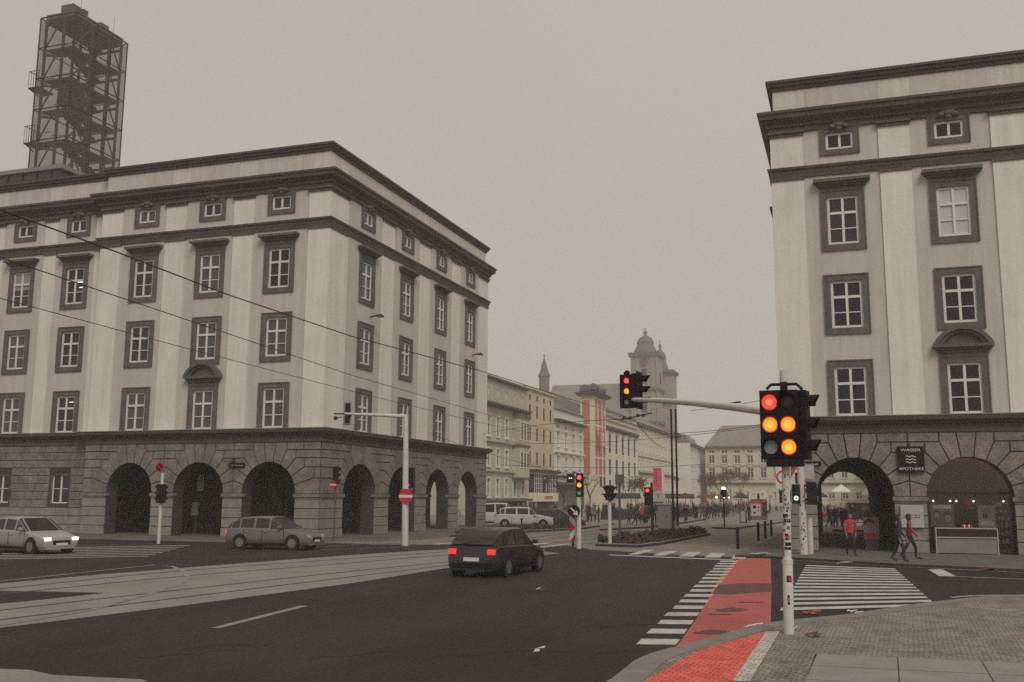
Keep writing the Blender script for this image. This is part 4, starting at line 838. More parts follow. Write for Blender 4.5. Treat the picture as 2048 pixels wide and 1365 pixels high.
# left poles
def mast(px, py, topy, label, rad=.09, m='polewhite', name='signal_mast', cat='mast'):
    q = g(px, py); t_ = thing(name, (q.x, q.y, 0), label, cat); tz = pl(px, topy, 'Y', q.y).z
    MB(m).tube([(q.x, q.y, 0), (q.x, q.y, tz)], [rad, rad * .85], 10).build('pole', t_, smooth=True); return t_, q, tz, FR(q.x, q.y, 1, 0, 0, -1)
t_, q, tz, fr = mast(317, 1088, 946, 'slim mast with a no stopping sign and dark signal heads before the first front arch')
b = MB('red', 'black'); c = pl(322, 935, 'Y', q.y); u = c.x - q.x; roundsign(b, fr, u, .1, c.z, .26, 'red', .02, .19, 'black')
for s in (1, -1): b.tube([fr(u - .14, .13, c.z - .14 * s), fr(u + .14, .13, c.z + .14 * s)], .022, 5, 'red')
b.build('no_stopping_sign', t_)
head(t_, Vector((q.x + .12, q.y + .05, 2.0)), 165, ['lampdark'] * 3, wd=.32, pitch=.3, vis=.2, r=.09)
head(t_, Vector((q.x - .18, q.y + .0, 2.0)), 262, ['lampdark'] * 3, wd=.3, pitch=.3, vis=.22, r=.09)
t_, q, tz, fr = mast(627, 1075, 942, 'slim worn signal mast in front of the left building corner pier', rad=.085)
head(t_, Vector((q.x - .1, q.y + .02, 2.6)), 170, ['lampdark'] * 3, wd=.32, pitch=.3, vis=.15, r=.09)
q3 = pl(672, 985, 'Y', 48.9)
t_ = thing('no_entry_sign', (q3.x, 46.6, 0), 'small round no entry sign with dark signal head above at the building corner', 'sign'); q3 = pl(666, 970, 'Y', 46.6); fr = FR(q3.x, 46.6, 1, 0, 0, -1)
MB('polegrey').tube([(q3.x + .1, 46.7, 0), (q3.x + .1, 46.7, 3.9)], .045, 8).build('pole', t_)
b = MB('red', 'white'); roundsign(b, fr, 0, .0, q3.z, .21, 'red'); b.box(fr, -.19, .19, .021, .026, q3.z - .04, q3.z + .04, 'white'); b.build('sign_face', t_)
head(t_, Vector((q3.x + .18, 46.75, 3.0)), 95, ['lampdark'] * 3, wd=.3, pitch=.3, vis=.2, r=.09)
# tram stop sign
q = g(390, 1068, .1); t_ = thing('tram_stop_sign', (q.x, q.y, .1), 'grey post with a rounded white no parking plate inside the second arch', 'sign'); fr = FR(q.x, q.y, 1, 0, 0, -1)
MB('polegrey', ).tube([(q.x, q.y, .1), (q.x, q.y, 3.3)], .06, 8).build('post', t_)
c = pl(401, 967, 'Y', q.y - .1); u = c.x - q.x; b = MB('white', 'midgrey'); b.box(fr, u - .21, u + .21, .06, .09, c.z - .45, c.z + .27, 0); b.fprism(fr, [(u + .21 * math.cos(k / 12 * math.pi), c.z + .27 + .21 * math.sin(k / 12 * math.pi)) for k in range(13)], .06, .09, 'white')
roundsign(b, fr, u, .091, c.z + .22, .15, 'midgrey', .004, .11, 'lightgrey')
for k in range(3): b.box(fr, u - .14, u + .14, .091, .094, c.z - .1 - k * .12, c.z - .05 - k * .12, 'midgrey')
b.build('sign_face', t_); c = pl(390, 1018, 'Y', q.y - .1); b = MB('lightgrey'); b.box(fr, c.x - q.x - .22, c.x - q.x + .22, .06, .1, c.z - .38, c.z + .38); b.build('timetable_panel', t_)
# keep right + chevron
q = g(1158, 1098); t_ = thing('traffic_light', (q.x, q.y, 0), 'white post with red and amber lights and a round arrow sign at the island tip', 'traffic light'); fr = FR(q.x, q.y, 1, 0, 0, -1)
MB('polewhite').tube([(q.x, q.y, 0), (q.x, q.y, 3.6)], .11, 12).build('pole', t_, smooth=True)
head(t_, Vector((q.x + .06, q.y - .12, 2.42)), 0, ['lampred', 'lampyel', 'lampoff'], wd=.33, pitch=.36, vis=.1, r=.115)
b = MB('black', 'lampwhite'); c = pl(1143, 957, 'Y', q.y); b.box(fr, c.x - q.x - .18, c.x - q.x + .12, -.05, .15, c.z - .2, c.z + .22, 0)
for dx in (-.06, .04): b.disc(Vector(fr(c.x - q.x + dx, .15, c.z)), (0, -1, 0), .03, .01, 8, 1)
b.build('beacon_box', t_); b = MB('steel'); b.tube([fr(-.3, 0, 3.55), fr(0, 0, 3.58), fr(.1, 0, 3.7)], .03, 6); b.build('support_arm', t_)
b = MB('black', 'white'); c = pl(1148, 1023, 'Y', q.y - .15); u = c.x - q.x; roundsign(b, fr, u, .14, c.z, .3, 'black', .02)
b.fprism(fr, [(u - .2, c.z + .15), (u - .15, c.z + .2), (u + .1, c.z - .04), (u + .05, c.z - .09)], .161, .168, 'white'); b.fprism(fr, [(u + .2, c.z - .2), (u + .14, c.z + .06), (u - .05, c.z - .14)], .161, .168, 'white'); b.build('arrow_sign', t_)
q = g(1146, 1097); t_ = thing('chevron_board', (q.x, q.y, 0), 'narrow red and white chevron board on a short post beside the arrow sign', 'sign'); fr = FR(q.x, q.y, 1, 0, 0, -1)
MB('steel').box(fr, -.05, .05, -.03, .03, 0, .4).build('post', t_)
b = MB('white', 'red'); b.box(fr, -.14, .14, .03, .05, .36, 1.62, 0)
def cp(poly):
    poly = clip(poly, 1, 0, .14); poly = clip(poly, -1, 0, .14); poly = clip(poly, 0, 1, 1.62); return clip(poly, 0, -1, -.36)
for pts in ([(-.14, 1.62), (.14, 1.62), (.14, 1.3)], [(-.14, 1.28), (.14, .98), (-.14, .68)], [(.14, .66), (-.14, .36), (.14, .36)]): b.fprism(fr, cp(pts), .051, .055, 'red')
b.build('board', t_)
# pedestrian signal, mast, control cabinet ...
t_, q, tz, fr = mast(1220, 1092, 980, 'white post with four dark hooded signals facing both ways on the planted island', rad=.1, name='pedestrian_light', cat='traffic light')
head(t_, Vector((q.x - .05, q.y, 2.25)), 265, ['lampdark', 'lampdark'], wd=.36, pitch=.36, vis=.34, r=.12); head(t_, Vector((q.x + .05, q.y, 2.25)), 85, ['lampdark', 'lampdark'], wd=.36, pitch=.36, vis=.34, r=.12)
t_, q, tz, fr = mast(1240, 1088, 950, 'thin grey mast carrying a grey box right of the four dark signals', rad=.07, m='polegrey'); MB('midgrey').box(fr, -.2, .22, -.2, .12, 3.1, 3.6).build('box', t_, bevel=.01)
t_, q, tz, fr = mast(1305, 1075, 965, 'dark mast with a small lit red signal left of the control cabinet', rad=.09, m='steel', name='traffic_light', cat='traffic light')
head(t_, Vector((q.x - .25, q.y - .1, 1.9)), 0, ['lampred', 'lampdark', 'lampdark'], wd=.4, pitch=.36, vis=.12, r=.12)
for px, ty, lb in ((1347, 818, 'left of two tall thin overhead wire masts beside the cabinet'), (1356, 818, 'right of two tall thin overhead wire masts beside the cabinet')):
    mast(px, 1075 if px < 1350 else 1072, ty, lb, rad=.07, m='steel', name='wire_mast')
q = g(1330, 1074); CB = thing('control_cabinet', (q.x, q.y, 0), 'tall pale traffic control cabinet on a grey plinth in the planted island', 'cabinet'); fr = FR(q.x, q.y, .97, .25, .25, -.97)
MB('midgrey').box(fr, -.42, .5, -.5, .3, 0, .5).build('plinth', CB, bevel=.01); MB('lightgrey').box(fr, -.42, .5, -.5, .3, .5, 1.95).build('housing', CB, bevel=.01); MB('white').box(fr, -.5, .58, -.58, .36, 1.95, 2.03).build('lid', CB, bevel=.01)
b = MB('steel'); b.box(fr, .02, .03, .301, .304, .55, 1.9); b.box(fr, .1, .13, .301, .33, 1.15, 1.35); b.build('door_handle', CB)
q = g(1357, 1073); MB('lightgrey').box(FR(q.x, q.y, 1, 0, 0, -1), -.3, .35, -.4, .2, 0, .55).build('concrete_block', label='low concrete block right of the control cabinet', cat='block', bevel=.02)
def stele(px, py, z, lb, yo=0):
    c = pl(px, py, 'Y', yo); fr = FR(c.x, yo, 1, 0, 0, -1); b = MB('white', 'midgrey'); s = .55
    t_ = thing('stop_sign_panel', (c.x, yo, 0), lb, 'sign', 'round topped tram stop panels')
    b.box(fr, -s, s, -.08, .08, c.z - 1.3, c.z + .2, 0); b.fprism(fr, [(s * math.cos(k / 14 * math.pi), c.z + .2 + s * math.sin(k / 14 * math.pi)) for k in range(15)], -.08, .08, 'white'); b.build('panel', t_)
    b = MB('midgrey'); b.box(fr, -s * .75, s * .75, .081, .09, c.z - .75, c.z - .15); b.box(fr, -.16, .16, .081, .09, c.z + .38, c.z + .44); b.box(fr, -.03, .03, .081, .09, c.z + .12, c.z + .38); b.build('display', t_)
    MB('polegrey').box(fr, -.1, .1, -.05, .05, 0, c.z - 1.3).build('post', t_)
stele(1317, 1000, 0, 'round topped white tram stop panel just behind the control cabinet', 82)
q = g(1515, 1043); stele(1508.5, 996, 0, 'left one of the paired round topped white panels above the red kiosk', q.y + 1.3); stele(1525.5, 996, 0, 'right one of the paired round topped white panels above the red kiosk', q.y + 1.3)
KI = thing('ticket_machine', (q.x, q.y, .13), 'red and pale ticket machine on the tram stop island with a person beside it', 'ticket machine'); fr = FR(q.x, q.y, .95, .3, .3, -.95)
MB('midgrey').box(fr, -.72, .95, -.55, .4, .13, .55).build('plinth', KI); MB('lightgrey').box(fr, -.7, .3, -.5, .34, .55, 1.9).build('front', KI); MB('steel').box(fr, .42, .95, -.5, .34, .55, 1.9).build('side_case', KI); MB('red').box(fr, .3, .42, -.5, .36, .55, 1.9).build('red_stripe', KI)
MB('red').box(fr, -.78, 1.0, -.6, .45, 1.9, 2.05).build('canopy', KI); b = MB('black'); b.box(fr, -.5, -.15, .345, .36, 1.3, 1.6); b.box(fr, 0, .15, .345, .36, 1.0, 1.1); b.box(fr, -.45, -.2, .345, .36, .8, .95); b.box(fr, .02, .15, .345, .36, 1.35, 1.5); b.build('screen', KI)
q = g(1487, 1049); b = MB('lightgrey', 'black'); fr = FR(q.x, q.y, 1, 0, 0, -1); b.box(fr, -.22, .22, -.2, .2, .13, 1.15, 0); b.box(fr, -.3, -.22, -.2, .2, .13, 1.2, 1); b.box(fr, .22, .3, -.2, .2, .13, 1.2, 1); b.box(fr, -.3, .3, -.2, .22, .13, .2, 1); b.build('litter_bin', label='slim pale litter bin with dark sides on the tram stop island', cat='bin')
q = g(1449, 1055, .13); t_ = thing('street_lantern', (q.x, q.y, .13), 'black old style street lantern with a lit top at the island end', 'street lamp')
b = MB('black'); b.tube([(q.x, q.y, .13), (q.x, q.y, 2.9)], .05, 8); b.lathe((q.x, q.y, 2.4), [(.1, 0), (.2, .15), (.24, .35), (.24, .6)], 10); b.tube([(q.x - .55, q.y, 2.35), (q.x + .45, q.y, 2.3)], .03, 6); b.build('post', t_)
b = MB('lampwhite'); b.lathe((q.x, q.y, 3.02), [(.16, 0), (.18, .12), (.05, .22)], 10); b.blob((q.x - .55, q.y, 2.42), .1, 0, 2); b.blob((q.x + .02, q.y, 2.42), .09, 0, 2); b.blob((q.x + .4, q.y, 2.4), .08, 0, 2); b.build('lamp', t_)
bl = None
for i, (px, py) in enumerate(((1476, 1098), (1517, 1082), (1531, 1078), (1543, 1073))):
    q = g(px, py); lb = ('single black bollard at the corner of the paved street', 'nearest black post of the chain barrier beside the arcade', 'middle black post of the chain barrier beside the arcade', 'farthest black post of the chain barrier beside the arcade')[i]
    b = MB('black'); b.tube([(0, 0, 0), (0, 0, .9)], .075, 10); b.lathe((0, 0, .9), [(.085, 0), (.09, .05), (.06, .12), (.01, .14)], 10)
    if bl is None: bl = b.build('bollard', smooth=True, org=(0, 0, 0), label=lb, cat='bollard', group='black bollards along the arcade'); o = bl
    else: o = bl.copy(); COL.objects.link(o); o['label'] = lb
    o.location = (q.x, q.y, 0)
b = MB('steel'); ps = [g(1517, 1082), g(1531, 1078), g(1543, 1073), g(1565, 1066)]
for i in range(3):
    a, c = ps[i], ps[i + 1]; b.tube([a + (c - a) * t_ + Vector((0, 0, .78 - .06 * math.sin(t_ * math.pi))) for t_ in (0, .2, .4, .6, .8, 1)], .018, 5)
b.build('barrier_chain', label='thin dark chain linking the posts beside the arcade', cat='chain')
q = g(1043, 1072); b = MB('steel'); b.tube([(q.x, q.y, 0), (q.x, q.y, .95)], .05, 8); b.blob((q.x, q.y, 1.0), .08, 0, 2); b.build('bollard', label='lone dark post on the kerb in front of the pale parked car', cat='bollard')
# poster stand in the passage view, kneeler board, red banner
q = g(1747, 1096); c = pl(1747, 1056, 'Y', 49.0); t_ = thing('poster_stand', (c.x, 49.0, .1), 'poster board with a portrait above a red strip at the passage wall', 'poster'); fr = FR(c.x - .1, 49.0, 1, 0, 0, -1); zc = c.z
MB('polegrey').box(fr, -.3, .3, -.03, .03, .1, zc - .5).build('legs', t_); b = MB('grey'); b.box(fr, -.33, .33, 0, .04, zc - .5, zc + .48, 0); face(fr, -.08, .041, zc + .12, .5, b); b.box(fr, -.31, .31, .041, .05, zc - .45, zc - .22, 'red'); b.build('poster', t_)
# small clutter
for i, (px, py, s, lb, mm) in enumerate(((1708, 1228, .12, 'crumpled white paper at the kerb below the zebra crossing', 'white'), (1620, 1229, .12, 'brown dead leaf on the road right of the mast foot', 'orange'), (1507, 1256, .12, 'pale scrap of paper on the red lane', 'white'), (1512, 1109, .35, 'pale rubbish at the pavement corner above the red lane', 'lightgrey'), (1692, 1127, .3, 'pale scrap at the far pavement kerb', 'lightgrey'),
                                (1069, 1304, .1, 'small pale scrap on the dark road left of the ladder markings', 'white'), (1625, 1274, .14, 'reddish leaves on the setts right of the mast', 'leafred'), (1972, 1141, .3, 'reddish leaves on the road at the right edge', 'leafred'), (1590, 1262, .1, 'white scrap beside the mast foot', 'white'), (1084, 1182, .12, 'tiny white scrap on the road in the centre', 'white'))):
    z = .125 if py > 1258 or i in (3,) else .012; q = g(px, py, z); b = MB(mm); rn = random.Random(i)
    for k in range(5):
        c = Vector((q.x + rn.uniform(-s, s), q.y + rn.uniform(-s, s) * 1.2, z + .012 + .01 * k)); b.poly([c + Vector((rn.uniform(-s, 0), rn.uniform(-s, 0), 0)), c + Vector((rn.uniform(0, s), -rn.uniform(0, s), .02)), c + Vector((rn.uniform(0, s), rn.uniform(0, s), .03)), c + Vector((-rn.uniform(0, s) * .7, rn.uniform(0, s), .01))])
    b.build('litter', label=lb, cat='litter')
rn = random.Random(21)
# ------------------------------------------------------------------ overhead wires
def wire(name, pts, r, lb, sag=.3):
    b = MB('steel'); b.tube(pts, r, 5); b.build(name, label=lb, cat='wire', group='overhead wires of the tram')
def sagged(a, c, n=14, sag=.3): return [a + (c - a) * (k / n) - Vector((0, 0, 4 * sag * (k / n) * (1 - k / n))) for k in range(n + 1)]
W1 = [g(-200, 365, 6), g(0, 420, 6), g(240, 507, 6), g(450, 588, 6), g(700, 672, 6), g(960, 742, 6), g(1265, 838, 6)]
wire('contact_wire', W1, .012, 'upper thick tram wire crossing the left building from top left')
W2 = [g(-200, 468, 6), g(0, 515, 6), g(350, 632, 6), g(700, 750, 6), g(970, 828, 6), g(1130, 869, 6), g(1330, 915, 6)]
wire('contact_wire', W2, .010, 'middle tram wire crossing the left building')
W3 = [g(-200, 552, 6), g(0, 597, 6), g(350, 691, 6), g(700, 782, 6), g(970, 848, 6), g(1250, 905, 6)]
wire('contact_wire', W3, .009, 'lowest tram wire crossing the left building')
e = g(1265, 838, 6)
wire('span_wire', sagged(pl(968, 868, 'X', XL + .1), pl(1268, 838, 'Y', e.y), sag=-.2), .016, 'thin span wire from the left building corner to the wire junction')
wire('span_wire', sagged(pl(1268, 838, 'Y', e.y), pl(1330, 896, 'Y', 78)), .02, 'short wire dropping right from the junction before the church')
wire('span_wire', sagged(pl(970, 884, 'X', XL + .1), pl(1545, 850, 'Y', 60), sag=.5), .014, 'thin span wire crossing the whole street at mid height')
wire('span_wire', sagged(pl(1330, 868, 'Y', 61), pl(1530, 848, 'Y', 52), sag=.1), .016, 'wire from the thin masts to the right building')
wire('span_wire', sagged(pl(1380, 822, 'Y', 60), pl(1545, 797, 'Y', 48), sag=.05), .012, 'faint wire sloping up to the right building edge')
wire('span_wire', sagged(pl(1000, 930, 'Y', 80), pl(1420, 928, 'Y', 90), sag=.3), .02, 'far low span wire across the street')
wire('span_wire', sagged(pl(860, 868, 'X', XL + .1), pl(1190, 962, 'Y', 62), sag=.2), .014, 'thin wire descending in front of the houses')
b = MB('steel'); 
for dx in (-.4, -.1, .25, .5): b.blob(Vector(e) + Vector((dx, 0, .05 + .1 * (dx > 0))), .09, 0, 1)
b.tube([e + Vector((-.6, 0, -.05)), e + Vector((.9, 0, .25))], .03, 5); b.build('wire_junction', label='cluster of insulators where the tram wires meet before the church', cat='insulators')
c = pl(1470, 806, 'Y', 52); b = MB('steel'); b.tube([c - Vector((.3, 0, .03)), c + Vector((.3, 0, .04))], .05, 6); b.build('insulator', label='small dark insulator on the faint wire left of the main signals', cat='insulator')
# ------------------------------------------------------------------ houses round the square
def house(name, lb, fr, u0, u1, H, rows, m, roof=None, base=None, tall=True, cor=(), pil=None, frame='frame', depth=14, winw=None, cols=4, shop=None, hood=False, org=None):
    o3 = Vector(fr((u0 + u1) / 2, 0, 0)); t_ = thing(name, o3, lb, 'building', None); W_ = u1 - u0; st = W_ / cols
    ops = []; ww = winw or st * .42
    for row in rows:
        z0, z1 = row[:2]; w2 = row[2] if len(row) > 2 else ww
        for k in range(cols): c = u0 + st * (k + .5); ops.append((c - w2 / 2, c + w2 / 2, z0, z1))
    b = MB(m); wall_open(b, fr, u0, u1, 0, H, ops, .25); b.box(fr, u0, u1, -depth, -.6, 0, H)
    b.box(fr, u0, u0 + .01, -.6, -.001, 0, H); b.box(fr, u1 - .01, u1, -.6, -.001, 0, H); b.build('wall', t_)
    for a, c, z0, z1 in ops:
        f = MB(frame); f.box(fr, a, a + .13, -.2, -.12, z0, z1); f.box(fr, c - .13, c, -.2, -.12, z0, z1); f.box(fr, a + .13, c - .13, -.2, -.12, z1 - .12, z1); f.box(fr, a + .13, c - .13, -.2, -.12, z0, z0 + .12); md = (a + c) / 2
        f.box(fr, md - .08, md + .08, -.2, -.11, z0 + .12, z1 - .12)
        if z1 - z0 > 1.4: zt = z1 - (z1 - z0) * .33; f.box(fr, a + .13, md - .08, -.2, -.11, zt - .05, zt + .05); f.box(fr, md + .08, c - .13, -.2, -.11, zt - .05, zt + .05)
        if z1 - z0 > 1.4 and frame == 'frame' and not hood: f2 = MB('b_white'); f2.box(fr, a - .16, a, 0, .07, z0, z1 + .16); f2.box(fr, c, c + .16, 0, .07, z0, z1 + .16); f2.box(fr, a, c, 0, .07, z1, z1 + .16); f2.box(fr, a - .2, c + .2, 0, .18, z0 - .2, z0 - .02); f2.build('window_surround', t_)
        if hood and z1 - z0 > 1.4: f2 = MB(m); f2.box(fr, a - .15, a, 0, .08, z0, z1 + .15); f2.box(fr, c, c + .15, 0, .08, z0, z1 + .15); f2.box(fr, a, c, 0, .08, z1, z1 + .15); f2.fprism(fr, [(a - .3, z1 + .3), (c + .3, z1 + .3), (md, z1 + .75)], 0, .25); f2.box(fr, a - .25, c + .25, 0, .2, z0 - .18, z0 - .04); f2.build('window_surround', t_)
        o = f.build('window', t_); MB('glassfar').poly([fr(a, -.17, z0), fr(c, -.17, z0), fr(c, -.17, z1), fr(a, -.17, z1)]).build('pane', o)
    for z, d, h in cor: MB('trim' if d > .45 else m).box(fr, u0 - .05, u1 + .05, 0, d, z, z + h * .5).box(fr, u0 - .05, u1 + .05, 0, d * .6, z - h * .5, z).build('cornice', t_)
    if pil:
        z0, z1, pw = pil; b = MB(m if pil[2] < .5 else 'b_white')
        for k in range(cols + 1): c = u0 + st * k; b.box(fr, max(u0, c - pw / 2), min(u1, c + pw / 2), 0, .22, z0, z1)
        b.build('pilasters', t_)
    if roof:
        rh, rm, over = roof; b = MB(rm); e = over; md = -depth / 2
        P_ = [fr(u0 - .05, e, H), fr(u1 + .05, e, H), fr(u1 + .05, -depth, H), fr(u0 - .05, -depth, H)]; hi = rh[1] if isinstance(rh, tuple) else 0; rh_ = rh[0] if isinstance(rh, tuple) else rh
        T_ = [fr(u0 + hi, md, H + rh_), fr(u1 - hi, md, H + rh_)]
        b.poly([P_[0], P_[1], T_[1], T_[0]]); b.poly([P_[2], P_[3], T_[0], T_[1]]); b.poly([P_[1], P_[2], T_[1]]); b.poly([P_[3], P_[0], T_[0]]); b.poly(P_); b.build('roof', t_)
    else: MB('metalroof').box(fr, u0 + .3, u1 - .3, -depth + .3, -.3, H - .3, H + .15).build('roof', t_)
    if shop:
        z1, ms = shop; b = MB(ms); b.box(fr, u0 + .3, u1 - .3, .02, .1, .2, z1); b.build('shop_front', t_); MB('trim').box(fr, u0 + .2, u1 - .2, .1, 1.1, z1, z1 + .35).build('awning', t_)
    return t_
FW = FR(-45, 0, 0, 1, 1, 0)
house('town_house', 'grey green house with oriel, dentilled attic and white windows beside the left building', FW, 117, 138.4, 18.3, [(2.3, 4.7), (6.3, 8.6), (10.3, 12.9), (15.7, 16.7, .6)], 'b_sage', cor=((14.4, .9, .5), (9.5, .4, .3), (5.6, .4, .3), (17.9, .5, .35)), cols=6, shop=(1.7, 'b_dark'), winw=1.35)
b = MB('b_sage'); 
o_ = thing('oriel', FW(134.5, 0, 4.8), 'two storey window oriel at the right end of the grey green house', 'oriel')
b.box(FW, 132.2, 136.8, 0.02, 1.0, 4.9, 13.6); b.build('oriel_body', o_)
for z0, z1 in ((6.3, 8.6), (10.2, 12.8)):
    for u in (132.6, 134.0, 135.4): f = MB('frame'); f.box(FW, u, u + 1.05, 1.0, 1.06, z0, z1); w_ = f.build('window', o_); bb = MB('glass'); bb.box(FW, u + .12, u + .48, 1.06, 1.07, z0 + .12, z1 - .12); bb.box(FW, u + .57, u + .93, 1.06, 1.07, z0 + .12, z1 - .12); bb.build('pane', w_)
b = MB('trim'); b.box(FW, 132.0, 137, 0, 1.15, 9.3, 9.6); b.box(FW, 132, 137, 0, 1.2, 13.4, 13.9); b.box(FW, 132, 137, 0, 1.1, 4.7, 5.0); b.build('moulding', o_)
house('town_house', 'plain beige house with a big glazed shop bay and poster', FW, 138.4, 152.6, 18.5, [(7.0, 8.9), (10.6, 12.5), (14.0, 15.9), (16.6, 17.4)], 'b_beige', cols=4, frame='b_dark', winw=1.05, cor=((18.2, .3, .3),), depth=13)
SB = thing('shop_bay', FW(146, .5, 0), 'glazed shop bay with grid windows and a dark poster on the beige house', 'shop front')
b = MB('b_cream'); b.box(FW, 139.5, 152, .02, .9, 1.6, 2.9); b.box(FW, 139.5, 152, .02, .9, 5.6, 5.9); b.build('bay_frame', SB); b = MB('b_dark'); b.box(FW, 139.6, 151.9, .02, .8, 2.9, 5.6); b.box(FW, 139.5, 152, .02, .5, 0, 1.6); b.box(FW, 139, 152.2, .0, 1.3, 5.9, 6.3); b.build('dark_panels', SB)
b = MB('frame')
for u_ in list(range(0, 5)) + list(range(8, 13)): b.box(FW, 139.7 + u_ * .92, 139.8 + u_ * .92, .8, .86, 2.9, 5.6)
for z in (3.5, 4.2, 4.9): b.box(FW, 139.7, 143.5, .8, .87, z, z + .08); b.box(FW, 147, 151, .8, .87, z, z + .08)
b.build('glazing_bars', SB); b = MB('black'); b.box(FW, 143.8, 146.9, .8, .9, 2.9, 5.6, 0); b.box(FW, 144.2, 145, .9, .92, 4.9, 5.2, 'lightgrey'); b.box(FW, 145.2, 145.7, .9, .92, 3.1, 4.3, 'lightgrey'); b.box(FW, 146.3, 146.6, .9, .92, 3.2, 4.0, 'orange'); b.build('poster', SB)
b = MB('orange', 'midgrey'); textmesh('MODE', FR(-45, 0, 0, 1, 1, 0), 147, .93, 1.95, 1.0, b, 1) if 0 else b.box(FW, 144.5, 149, .9, .93, 2.0, 2.4, 0); b.build('fascia_stripe', SB)
house('town_house', 'white and lilac house with mansard roof and triangular window hoods', FW, 152.6, 171.4, 16.4, [(6.8, 8.6), (10.4, 12.6), (13.3, 14.0)], 'b_white', cols=4, cor=((14.6, .9, .4), (9.4, .4, .3), (5.6, .5, .4)), hood=True, roof=(3.4, 'copper', .3), shop=(4.3, 'midgrey'), winw=1.3)
TWR = thing('clock_tower', (-44, 176, 0), 'slim pink and white tower with a crowned balcony top', 'tower')
FT = FR(-43.6, 0, 0, 1, 1, 0); b = MB('b_cream'); b.box(FT, 173.6, 182.6, -2.6, 0, 0, 20.5); b.build('shaft', TWR)
b = MB('b_pink'); 
for a, c in ((174.3, 175.7), (176.9, 179.0), (180.2, 181.6)):
    for z0, z1 in ((6.4, 9.2), (9.6, 12), (12.4, 15), (15.4, 18.2), (18.5, 19.8)): b.box(FT, a, c, 0, .06, z0, z1)
b.build('pink_panels', TWR); b = MB('b_pink'); F2 = FR(0, 173.6, 1, 0, 0, -1)
for a, c in ((-45.8, -44.4),):
    for z0, z1 in ((6.4, 15), (15.4, 19.6)): b.box(F2, a, c, 0, .06, z0, z1)
b.build('pink_panels', TWR)
b = MB('glass'); b.box(FT, 180.4, 181.4, .06, .1, 14.2, 15.0); b.box(FT, 180.4, 181.4, .06, .1, 10.0, 11.6); b.box(FT, 180.4, 181.4, .06, .1, 4.2, 6); b.box(FT, 177.4, 178.6, .06, .1, 4.2, 6); b.build('window', TWR)
b = MB('copper'); b.box(FT, 172.9, 183.3, -3.2, .8, 20.5, 20.9); b.box(FT, 172.6, 183.6, -3.5, 1.1, 20.9, 21.05); rn = random.Random(9)
for k in range(34): a = rn.choice([0, 1]); b.blob(FT(rn.uniform(173.5, 182.6), -.2 if a else -rn.uniform(0, 2.4), 21.4 + rn.uniform(0, .9)) if a else FT(173.6, -rn.uniform(0, 2.4), 21.4 + rn.uniform(0, .9)), rn.uniform(.3, .6), 0, 1)
b.box(FT, 173.6, 182.6, -2.6, -.3, 21, 22.3); b.build('crown', TWR)
b = MB('pink', 'white'); b.box(FT, 174.6, 176.8, .9, 1.05, 11.2, 14.0, 0); b.box(FT, 174.75, 176.65, 1.05, 1.07, 11.4, 13.8, 1); textmesh('30', FT, 175.7, 1.075, 12.0, 1.7, b, 0); b.box(FT, 175.4, 176, 0, .95, 14, 14.2); b.build('banner_sign', label='square pink and white sign with the number 30 on the tower', cat='sign')
b = MB('copper'); roundsign(b, FT, 181, .07, 18.0, .95, 'copper', .05, .8, 'b_cream'); b.build('clock_face', TWR)
house('town_house', 'white house with tall dark windows between giant pilasters, right of the pink tower', FW, 182.8, 218, 18.0, [(3.6, 5.6), (6.6, 9.6), (10.9, 14.6)], 'b_cream', cols=6, pil=(2.8, 15.2, 2.3), cor=((15.6, .7, .8), (17.2, .4, .4), (2.6, .5, .4)), frame='midgrey', winw=2.6, roof=(4.5, 'rooftile', .5), depth=20)
house('town_house', 'long pale beige house with rows of small windows and a low ground floor', FW, 218, 266, 18.8, [(4, 6.2), (8.4, 10.6), (12.2, 14.4), (15.8, 17)], 'b_cream', cols=12, cor=((7.6, .5, .4), (11.4, .3, .3), (18.2, .7, .5)), winw=1.3, roof=(3.5, 'rooftile', .5))
house('town_house', 'cream house with arched ground floor and corner gable behind the tram wires', FW, 266, 300, 19.5, [(4, 6.2), (8, 10.4), (12.5, 15), (16.6, 18)], 'b_cream', cols=9, cor=((7.2, .5, .4), (18.9, .8, .6)), winw=1.5, roof=(3, 'rooftile', .5))
house('town_house', 'white gabled house at the far left corner of the square', FR(-44, 0, 0, 1, 1, 0), 300, 322, 17.5, [(4, 6.2), (8, 10.4), (12, 14.4)], 'b_white', cols=6, cor=((7.2, .5, .4), (16.9, .8, .6)), winw=1.6, roof=(3.5, 'rooftile', .5))
house('town_house', 'narrow white house with four dark square windows standing forward', FR(-41.5, 0, 0, 1, 1, 0), 272, 284, 17.0, [(7.5, 9.5), (11, 13), (14.6, 15.6)], 'b_white', cols=3, cor=((16.4, .8, .5),), winw=1.6, roof=(2.4, 'metalroof', .3), depth=3.6)
FE_ = FR(0, 305, 1, 0, 0, -1)
house('palace', 'wide cream palace closing the square under a big hipped roof', FE_, -42, 34, 17.6, [(2, 3.6), (8.0, 11.0), (12.4, 14.6), (15.4, 16.4)], 'b_stone', cols=20, cor=((6.4, .7, .5), (11.7, .3, .3), (17.2, 1.0, .7)), winw=1.7, hood=True, roof=((6.8, 4), 'rooftile', .9), depth=18)
house('town_house', 'yellowish house on the right side of the square seen through the passage', FR(7, 0, 0, 1, -1, 0), 150, 300, 15.5, [(3.5, 6), (8, 10.5), (12, 14)], 'b_stone', cols=24, cor=((7, .5, .4), (15, .8, .6)), winw=2.2, roof=(4, 'rooftile', .5))
